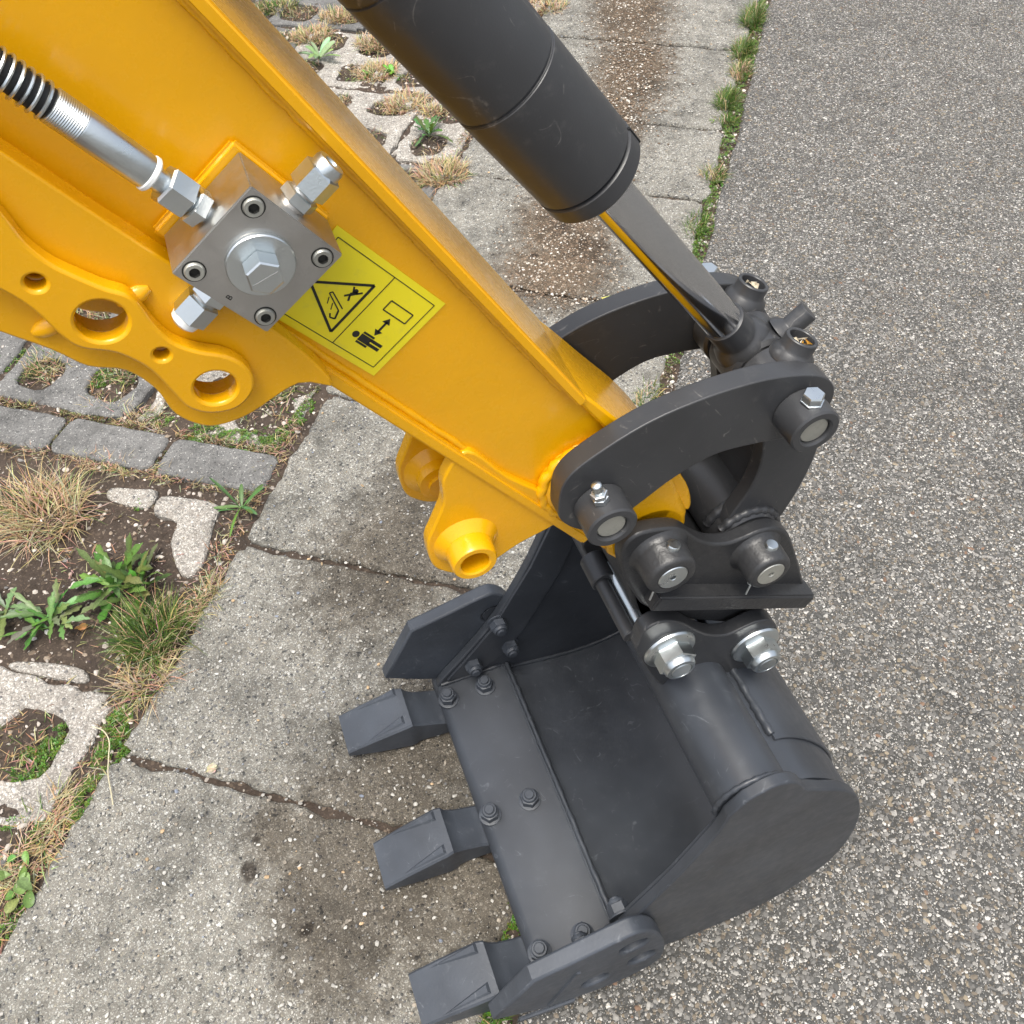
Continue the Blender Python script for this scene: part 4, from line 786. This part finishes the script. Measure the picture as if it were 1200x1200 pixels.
# ------------------------------------------------------------------ bucket link between cylinder and coupler
bl = thing('bucket_link', (C2.x, YC, C2.z), 'black bucket link with two open bolt cups below the piston rod', 'link')
cupd = Vector((0.364, 0, 0.931)).normalized()
cres = [(0.250, 0.735), (0.268, 0.748), (0.287, 0.735), (0.300, 0.700), (0.310, 0.655), (0.305, 0.610), (0.292, 0.570), (0.278, 0.548), (0.250, 0.542), (0.234, 0.565), (0.240, 0.592), (0.254, 0.622), (0.259, 0.655), (0.254, 0.690), (0.246, 0.715)]
for sg in (-1, 1):
    y0_ = YC + sg * 0.0425; plate('link_plate', smooth_loop(cres, 4), y0_, y0_ - sg * 0.014, BLK, bl, bevel=0.0014)
    bs = lathe('pin_boss', tube(0.0268, 0.0113, 0, 0.0215, 0.0022), P3(B, YC + sg * 0.0435), Vector((0, -sg, 0)), BLK, bl, 48)
    co = P3(B, YC + sg * 0.0335)
    cup = link('bolt_cup', lathe_mesh([(0, 0.026), (0.0092, 0.026), (0.0092, 0.0390), (0.0097, 0.0396), (0.0114, 0.0396), (0.0120, 0.0389), (0.0120, 0.0315), (0.0130, 0.0295), (0.0158, 0.0265), (0.0165, 0.022)], co, cupd, 36), BLK, bs)
    rnd = random.Random(5 + sg); V, F, C = [], [], []
    for q in range(5 if sg < 0 else 3):
        c = co + cupd * 0.0345 + Vector((rnd.uniform(-.004, .004), rnd.uniform(-.004, .004), rnd.uniform(0, .003))); i0 = len(V)
        for k in range(5): V.append(tuple(c + Vector((rnd.uniform(-.005, .005), rnd.uniform(-.005, .005), rnd.uniform(-.002, .003))))); C.append((0.62, 0.33, 0.05) if sg < 0 and q % 2 else (0.6, 0.52, 0.38))
        F += [(i0, i0 + 1, i0 + 2), (i0, i0 + 2, i0 + 3), (i0, i0 + 3, i0 + 4)]
    tag(link('leaf_scrap', tint_mesh('scrap', V, F, C), LEAF), 'orange dry leaf scrap inside the near bolt cup' if sg < 0 else 'pale dry scrap inside the far bolt cup', 'leaf')
link('web_plate', box_mesh(Vector((0.2755, YC, 0.640)), Vector((0.10, 0, 1)).normalized(), Vector((0, 1, 0)), Vector((0.10, 0, 1)).normalized().cross(Vector((0, 1, 0))), 0.125, 0.060, 0.010, 0.001), BLK, bl)
weld('weld_bead', Vector((0.268, YC - 0.027, 0.585)), Vector((0.275, YC - 0.027, 0.70)), 0.004, BLK, bl)
lathe('cross_tube', cyl(0.0285, -0.0485, 0.0485, 0.002), P3(C2, YC), NY, BLK, bl, 48)
link('weld_bead', sweep_mesh([P3(C2, YC - 0.0285) + Vector((math.cos(a), 0, math.sin(a))) * 0.0295 for a in [0.2 + 2.6 * k / 30 for k in range(31)]], 0.0045, 8, lambda i: 0.0042 + 0.0006 * math.sin(i * 2.1)), BLK, bl)
link('weld_bead', sweep_mesh([P3(C2, YC - 0.0430) + Vector((math.cos(a), 0, math.sin(a))) * 0.0290 for a in [0.1 + 2.4 * k / 30 for k in range(31)]], 0.0042, 8, lambda i: 0.004 + 0.0007 * math.sin(i * 1.7)), BLK, bl)

# ------------------------------------------------------------------ quick coupler
cq = thing('quick_coupler', (0.21, YC, 0.55), 'rough black cast quick coupler between arm tip and bucket', 'coupler')
Z6 = lambda L, y: [xz(760 + px / 4.614, 560 + py / 4.615, y) for px, py in L]
yE = -0.0705
ce = Z6([(-150, 440), (-125, 365), (-60, 310), (30, 285), (130, 275), (200, 290), (260, 330), (340, 358), (430, 355), (520, 325), (600, 290), (680, 275), (745, 292), (775, 340), (810, 450), (850, 610), (860, 655)], yE) + Z6([(700, 690), (350, 715), (110, 720), (30, 710), (-30, 690), (-70, 640), (-130, 540)], yE)
cpl = smooth_loop(ce, 4)
for (a, b) in ((yE, yE + 0.0135), (2 * YC - yE - 0.0135, 2 * YC - yE)): plate('ear', cpl, a, b, BLKC, cq, bevel=0.0022)
cd = (C2 - C1).normalized(); cn = Vector((-cd.z, 0, cd.x)); cn = cn if cn.z < 0 else -cn
fl0 = xz(768, 709, -0.085); fl1 = xz(950, 706, -0.085)
f0, f1 = Vector((fl0[0], 0, fl0[1])), Vector((fl1[0], 0, fl1[1])); fd = (f1 - f0).normalized()
for sg in (-1, 1):
    yc_ = YC + sg * (abs(yE - YC) + 0.004)
    link('flange', box_mesh(Vector(((f0.x + f1.x) / 2, yc_, (f0.z + f1.z) / 2)), fd, Vector((0, 1, 0)), fd.cross(Vector((0, 1, 0))), (f1 - f0).length, 0.022, 0.0185, 0.0022, 3), BLKC, cq)
    dd = Vector((0, sg, 0)); yo = YC + sg * (abs(yE - YC) - 0.0005)
    for c, r in ((C1, 0.0208), (C2, 0.0192)):
        bs = lathe('pin_boss', [(0.0, 0), (r + 0.005, 0), (r + 0.0022, 0.0022), (r + 0.0006, 0.006), (r, 0.022), (r - 0.0012, 0.0250), (r - 0.003, 0.0262), (0.0127, 0.0262), (0.0125, 0.0242), (0, 0.0242)], P3(c, yo), dd, BLKC, cq, 44)
        link('pin', lathe_mesh([(0, 0.024), (0.0024, 0.024), (0.0024, 0.0262), (0.0030, 0.0267), (0.0117, 0.0267), (0.0123, 0.0260), (0.0123, 0.023), (0, 0.023)], P3(c, yo), dd, 36), ZINC if c is C1 else PIN, bs)
        rv = Vector((0.22, 0, 0.975)).normalized()
        link('cross_pin', lathe_mesh([(0, 0.012), (0.0055, 0.012), (0.0055, r + 0.0022), (0.0048, r + 0.0032), (0, r + 0.0034)], P3(c, yo + sg * 0.0125), rv, 24), ZINC, bs)
        lw = P3(c, yo + sg * 0.0125) - rv * (r + 0.001)
        link('split_pin', join([sweep_mesh([lw, lw - rv * 0.006 + Vector((-0.002, sg * 0.002, 0)), lw - rv * 0.016 + Vector((-0.004, sg * 0.004, 0))], 0.0009, 8), sweep_mesh([lw + Vector((-0.004 + 0.0032 * math.cos(a), sg * 0.003, 0.0032 * math.sin(a))) for a in [6.283 * k / 16 for k in range(17)]], 0.0009, 8)]), ZINC, bs)
body = [tuple(p) for p in smooth_loop([(0.148, 0.592), (0.190, 0.568), (0.250, 0.540), (0.300, 0.512), (0.312, 0.470), (0.300, 0.435), (0.268, 0.430), (0.232, 0.452), (0.196, 0.478), (0.172, 0.490), (0.156, 0.520), (0.150, 0.560)], 4)]
plate('body', body, YC - 0.0480, YC + 0.0480, BLKC, cq, bevel=0.002)
for sg in (-1,):
    hk = at(745, 705, 1, -0.05); plate('hook', smooth_loop([(hk.x - 0.006, hk.z + 0.03), (hk.x + 0.02, hk.z + 0.02), (hk.x + 0.03, hk.z - 0.02), (hk.x + 0.018, hk.z - 0.045), (hk.x + 0.004, hk.z - 0.02)], 4), -0.056, -0.040, BLKC, cq, bevel=0.0015)

# ------------------------------------------------------------------ bucket
bk = thing('bucket', (0.18, 0, 0.02), 'dark slate grey steel digger bucket with three bolted teeth', 'digger bucket')
HW, HWi = 0.209, 0.197
ZP = 0.050
shell_in = smooth_loop([(0.098, 0.040), (0.150, 0.0285), (0.215, 0.0200), (0.270, 0.026), (0.318, 0.052), (0.349, 0.100), (0.358, 0.160), (0.352, 0.220), (0.334, 0.276), (0.306, 0.322), (0.278, 0.352), (0.258, 0.362), (0.240, 0.366)], 6, False)
def offset_path(path, d):
    out = []
    for i, p in enumerate(path):
        a = Vector(path[max(i - 1, 0)]); b = Vector(path[min(i + 1, len(path) - 1)]); t = (b - a).normalized(); out.append((p[0] + t.y * d, p[1] - t.x * d))
    return out
shell_out = offset_path(shell_in, 0.009)
plate('shell', shell_in + shell_out[::-1], -HWi + 0.0005, HWi - 0.0005, BUCK, bk, bevel=0.0004)
prof_lip = [(0.004, 0.034), (0.010, 0.058), (0.046, 0.100), (0.090, 0.156), (0.122, 0.212), (0.148, 0.266), (0.168, 0.318), (0.180, 0.352), (0.186, 0.384)]
bump_ = [(0.200, 0.406), (0.222, 0.4155), (0.240, 0.411), (0.254, 0.397), (0.264, 0.376)]
back = [(0.290, 0.352), (0.318, 0.326), (0.344, 0.284), (0.362, 0.222), (0.368, 0.160), (0.360, 0.096), (0.328, 0.044), (0.276, 0.015), (0.215, 0.0085), (0.150, 0.016), (0.080, 0.026)]
sp = smooth_loop(prof_lip, 4, False) + smooth_loop(bump_, 4, False) + smooth_loop(back, 4, False)
for sg in (-1, 1): plate('side_panel', sp, sg * HWi, sg * HW, BUCK, bk, bevel=0.0018)
# top tube at the back edge
lathe('top_tube', cyl(0.0360, -HWi + 0.0004, HWi - 0.0004, 0.001), Vector((0.216, 0, 0.3755)), NY, BUCK, bk, 56)
for sg in (-1, 1): link('weld_bead', sweep_mesh([Vector((0.216 + 0.0358 * math.cos(a), sg * (HWi - 0.0015), 0.3755 + 0.0358 * math.sin(a))) for a in [-0.6 + 4.4 * k / 40 for k in range(41)]], 0.003, 8, lambda i: 0.0026 + 0.0006 * math.sin(i * 2.3)), BUCK, bk)
weld('weld_bead', Vector((0.2475, -HWi + 0.004, 0.3665)), Vector((0.2475, HWi - 0.004, 0.3665)), 0.0040, BUCK, bk)
# wear strap over the back
strap = [p for p in shell_out if p[0] > 0.262 and p[1] > 0.10]
plate('back_strap', strap + offset_path(strap, 0.003)[::-1], -0.155, 0.155, BUCK, bk, bevel=0.001)
weld('weld_bead', Vector((strap[-1][0], -0.15, strap[-1][1] + 0.002)), Vector((strap[-1][0], 0.15, strap[-1][1] + 0.002)), 0.004, BUCK, bk)
# cutting edge with weld seam
edge_o = [(0.0, ZP - 0.016), (0.106, ZP - 0.016), (0.106, ZP), (0.012, ZP), (0.001, ZP - 0.008)]
cut = plate('cutting_edge', edge_o, -0.213, 0.217, BUCK, bk, bevel=0.0012)
weld('weld_seam', Vector((0.1065, -HWi + 0.001, ZP - 0.001)), Vector((0.1065, HWi - 0.001, ZP - 0.001)), 0.0034, BUCK, bk, 0.007, 0.25)
weld('weld_seam', Vector((0.1020, -HWi + 0.001, ZP - 0.0006)), Vector((0.1020, HWi - 0.001, ZP - 0.0006)), 0.0018, BUCK, bk, 0.007, 0.3)
for sg in (-1, 1):
    ins = [p for p in shell_in]
    path = [Vector((0.010 + 0.09 * k / 14, sg * (HWi - 0.001), ZP + 0.001)) for k in range(14)] + [Vector((p[0], sg * (HWi - 0.001), p[1] + 0.001)) for p in ins[2:40]]
    link('weld_bead', sweep_mesh(path, 0.003, 8, lambda i: 0.0024 + 0.0010 * abs(math.sin(i * 1.9))), BUCK, bk)
# stiffener strip inside the far side panel, parallel to its lip
for sg in (1, -1):
    stp = [(0.100, 0.080), (0.134, 0.124), (0.190, 0.235), (0.222, 0.33), (0.205, 0.372), (0.186, 0.352), (0.148, 0.258), (0.09, 0.148), (0.046, 0.092), (0.02, 0.060), (0.06, 0.054)]
    plate('lip_doubler', stp, sg * (HWi - 0.0035), sg * (HWi + 0.0005), BUCK, bk, bevel=0.0008)
# bolts through the cutting edge
nut_me = join([lathe_mesh([(0, 0.0), (0.0140, 0.0), (0.0140, 0.0018), (0.0132, 0.0022), (0, 0.0022)], seg=28), lathe_mesh(hexp(0.0205, 0.002, 0.0135, 0.0016), seg=6, phase=0.4, angle=25), lathe_mesh([(0, 0.013), (0.0094, 0.013), (0.0094, 0.0160), (0.0084, 0.0175), (0.0066, 0.0176), (0.0064, 0.0168), (0.0060, 0.0168), (0.0060, 0.0196), (0.0052, 0.0204), (0, 0.0204)], seg=28)])
for yb in (0.172, -0.001, -0.173):
    for xb in (0.013, 0.066):
        o = link('nut', nut_me, TOOTH, cut, loc=(xb, yb, ZP)); o.rotation_euler = (0, 0, random.uniform(0, 1))
# teeth: shank plate bolted under the edge with a wedge cap
def tooth(yc, skew):
    V = []; F = []
    secs = [(-0.136, 0.0300, 0.0150, 0.0265), (-0.100, 0.0310, 0.0075, 0.0415), (-0.052, 0.0320, 0.0030, 0.0585), (-0.044, 0.0305, 0.0030, 0.0590), (-0.040, 0.0285, 0.0040, 0.0535), (-0.030, 0.0272, 0.0030, 0.0470), (-0.010, 0.0272, 0.0020, 0.0385), (0.0, 0.0275, 0.0020, 0.0335), (0.080, 0.0275, 0.0160, 0.0335)]
    for x, hw, zb, zt in secs:
        yo = yc + skew * max(0, -x - 0.02)
        r = 0.0025
        for (dy, z) in ((-hw, zb + r), (-hw + r, zb), (hw - r, zb), (hw, zb + r), (hw, zt - r), (hw - r, zt), (hw * .3, zt), (-hw * .3, zt), (-hw + r, zt), (-hw, zt - r)): V.append((x, yo + dy, z))
    n = 10
    for i in range(len(secs) - 1):
        for k in range(n): F.append((i * n + k, i * n + (k + 1) % n, (i + 1) * n + (k + 1) % n, (i + 1) * n + k))
    F.append(tuple(range(n))); F.append(tuple((len(secs) - 1) * n + k for k in range(n))[::-1])
    bm = bmesh.new(); me = mesh('t', V, F); bm.from_mesh(me); bmesh.ops.recalc_face_normals(bm, faces=bm.faces)
    t = link('tooth', bm_mesh(bm, 'tooth', 28), TOOTH, bk)
    for sg in (-1, 1):      # cast ribs on the cap
        yo = yc + skew * 0.07
        rv = [(-0.125, yo + sg * 0.0270, 0.0300), (-0.052, yo + sg * 0.0150, 0.0578), (-0.052, yo + sg * 0.0290, 0.0578), (-0.090, yo + sg * 0.0285, 0.0440)]
        top = [(-0.100, yo + sg * 0.0255, 0.0424), (-0.056, yo + sg * 0.0185, 0.0606), (-0.056, yo + sg * 0.0262, 0.0606)]
        link('cap_rib', mesh('rib', rv + top, [(0, 1, 5, 4), (1, 2, 6, 5), (2, 3, 4, 6), (3, 0, 4), (4, 5, 6)], 20), TOOTH, t)
for yc, sk in ((0.176, 0.10), (-0.002, 0.0), (-0.171, 0.06)): tooth(yc, sk)
# side cutters
sc = [(-0.060, 0.092), (-0.012, 0.182), (0.036, 0.193), (0.088, 0.206), (0.106, 0.202), (0.122, 0.180), (0.136, 0.130), (0.140, 0.080), (0.130, 0.046), (0.080, 0.030), (0.010, 0.046), (-0.024, 0.066)]
scl = []
for i, p in enumerate(sc):
    if i in (0, 1, 2): scl.append(p)
scl = [sc[0], sc[1]] + smooth_loop(sc[2:], 4, False)
bolts_sc = [(0.099, 0.160), (0.112, 0.098), (0.058, 0.082)]
for sg in (-1, 1):
    s_ = plate('side_cutter', scl, sg * (HW + 0.0004), sg * (HW + 0.0195), TOOTH, bk, holes=[circle(*c, 0.0165, 28) for c in bolts_sc], bevel=0.0028)
    for (bx, bz) in bolts_sc:
        lathe('bolt', [(0, 0), (0.0165, 0.0), (0.0165, 0.002), (0.012, 0.002), (0.0118, 0.011), (0.0105, 0.0125), (0, 0.0125)], Vector((bx, sg * (HW + 0.0005), bz)), Vector((0, sg, 0)), BUCK, s_, 6 if False else 6, 0.3, 25)
        o = link('nut', nut_me, BUCK, s_, loc=(bx, sg * HWi, bz)); o.rotation_euler = (R_(90 * sg), 0, 0)
    # rib and raised lower band on the outer face
    link('cutter_rib', box_mesh(Vector((0.020, sg * (HW + 0.0195), 0.105)), Vector((0.35, 0, 0.94)).normalized(), Vector((0, sg, 0)), Vector((0.35, 0, 0.94)).normalized().cross(Vector((0, sg, 0))), 0.10, 0.004, 0.008, 0.0018, 2), TOOTH, s_)
    link('cutter_rib', box_mesh(Vector((0.00, sg * (HW + 0.0195), 0.040)), Vector((0.97, 0, -0.2)).normalized(), Vector((0, sg, 0)), Vector((0.97, 0, -0.2)).normalized().cross(Vector((0, sg, 0))), 0.07, 0.004, 0.010, 0.0018, 2), TOOTH, s_)
# hanger ears on the tube with the clamp bolts
yH = -0.0755
H1 = xz(784, 759, yH); H2 = xz(884, 754, yH)
hg = [xz(620 + px / 3, 500 + py / 3, yH) for px, py in [(383, 800), (385, 760), (405, 720), (450, 692), (500, 685), (545, 694), (600, 722), (650, 735), (705, 730), (770, 700), (810, 685), (850, 682), (872, 705), (876, 760)]] + [(0.300, 0.345), (0.285, 0.335), (0.230, 0.380), (0.190, 0.385)]
hgl = smooth_loop(hg, 4)
for sg in (-1, 1):
    y0_ = YC + sg * abs(yH - YC); er = plate('hanger_ear', hgl, y0_, y0_ - sg * 0.0150, BLK, bk, bevel=0.0016)
    for h in (H1, H2):
        o = Vector((h[0], y0_, h[1])); dd = Vector((0, sg, 0))
        nt_ = lathe('flange_nut', [(0, 0), (0.0248, 0), (0.0252, 0.0014), (0.0242, 0.0036), (0.0195, 0.0060), (0, 0.0062)], o, dd, ZINC, er, 40)
        link('hex', lathe_mesh(hexp(0.0315, 0.0048, 0.0195, 0.0018), o, dd, 6, 0.35, 25), ZINC, nt_)
        link('collar', lathe_mesh([(0, 0.019), (0.0150, 0.019), (0.0148, 0.0222), (0.0132, 0.0248), (0.0104, 0.0254), (0.0100, 0.0240), (0.0095, 0.0240), (0.0095, 0.0250), (0.0088, 0.0256), (0, 0.0256)], o, dd, 32), ZINC, nt_)
    if sg < 0:
        for h in (H1, H2): lathe('pin', cyl(0.0125, 0.0, 0.118, 0.001), Vector((h[0], y0_ + 0.008, h[1])), Vector((0, 1, 0)), BLK, er, 32)
# black tube and zinc rod lying beside the front pin
for (pa, pb, r, m, nm) in (((737, 742), (703, 678), 0.0072, BLK, 'spacer_tube'), ((752, 735), (716, 664), 0.0060, ZINC, 'locking_rod')):
    q = at(*pa, 1, -0.058); lathe(nm, cyl(r, 0, 0.078, 0.0006), Vector((q.x, -0.062, q.z)), Vector((0, 1, 0)), m, bk, 28)
    if nm == 'spacer_tube': lathe('tube_collar', cyl(0.0125, 0.0, 0.03, 0.001), Vector((q.x + 0.002, -0.0, q.z)), Vector((0, 1, 0)), BLK, bk, 32)
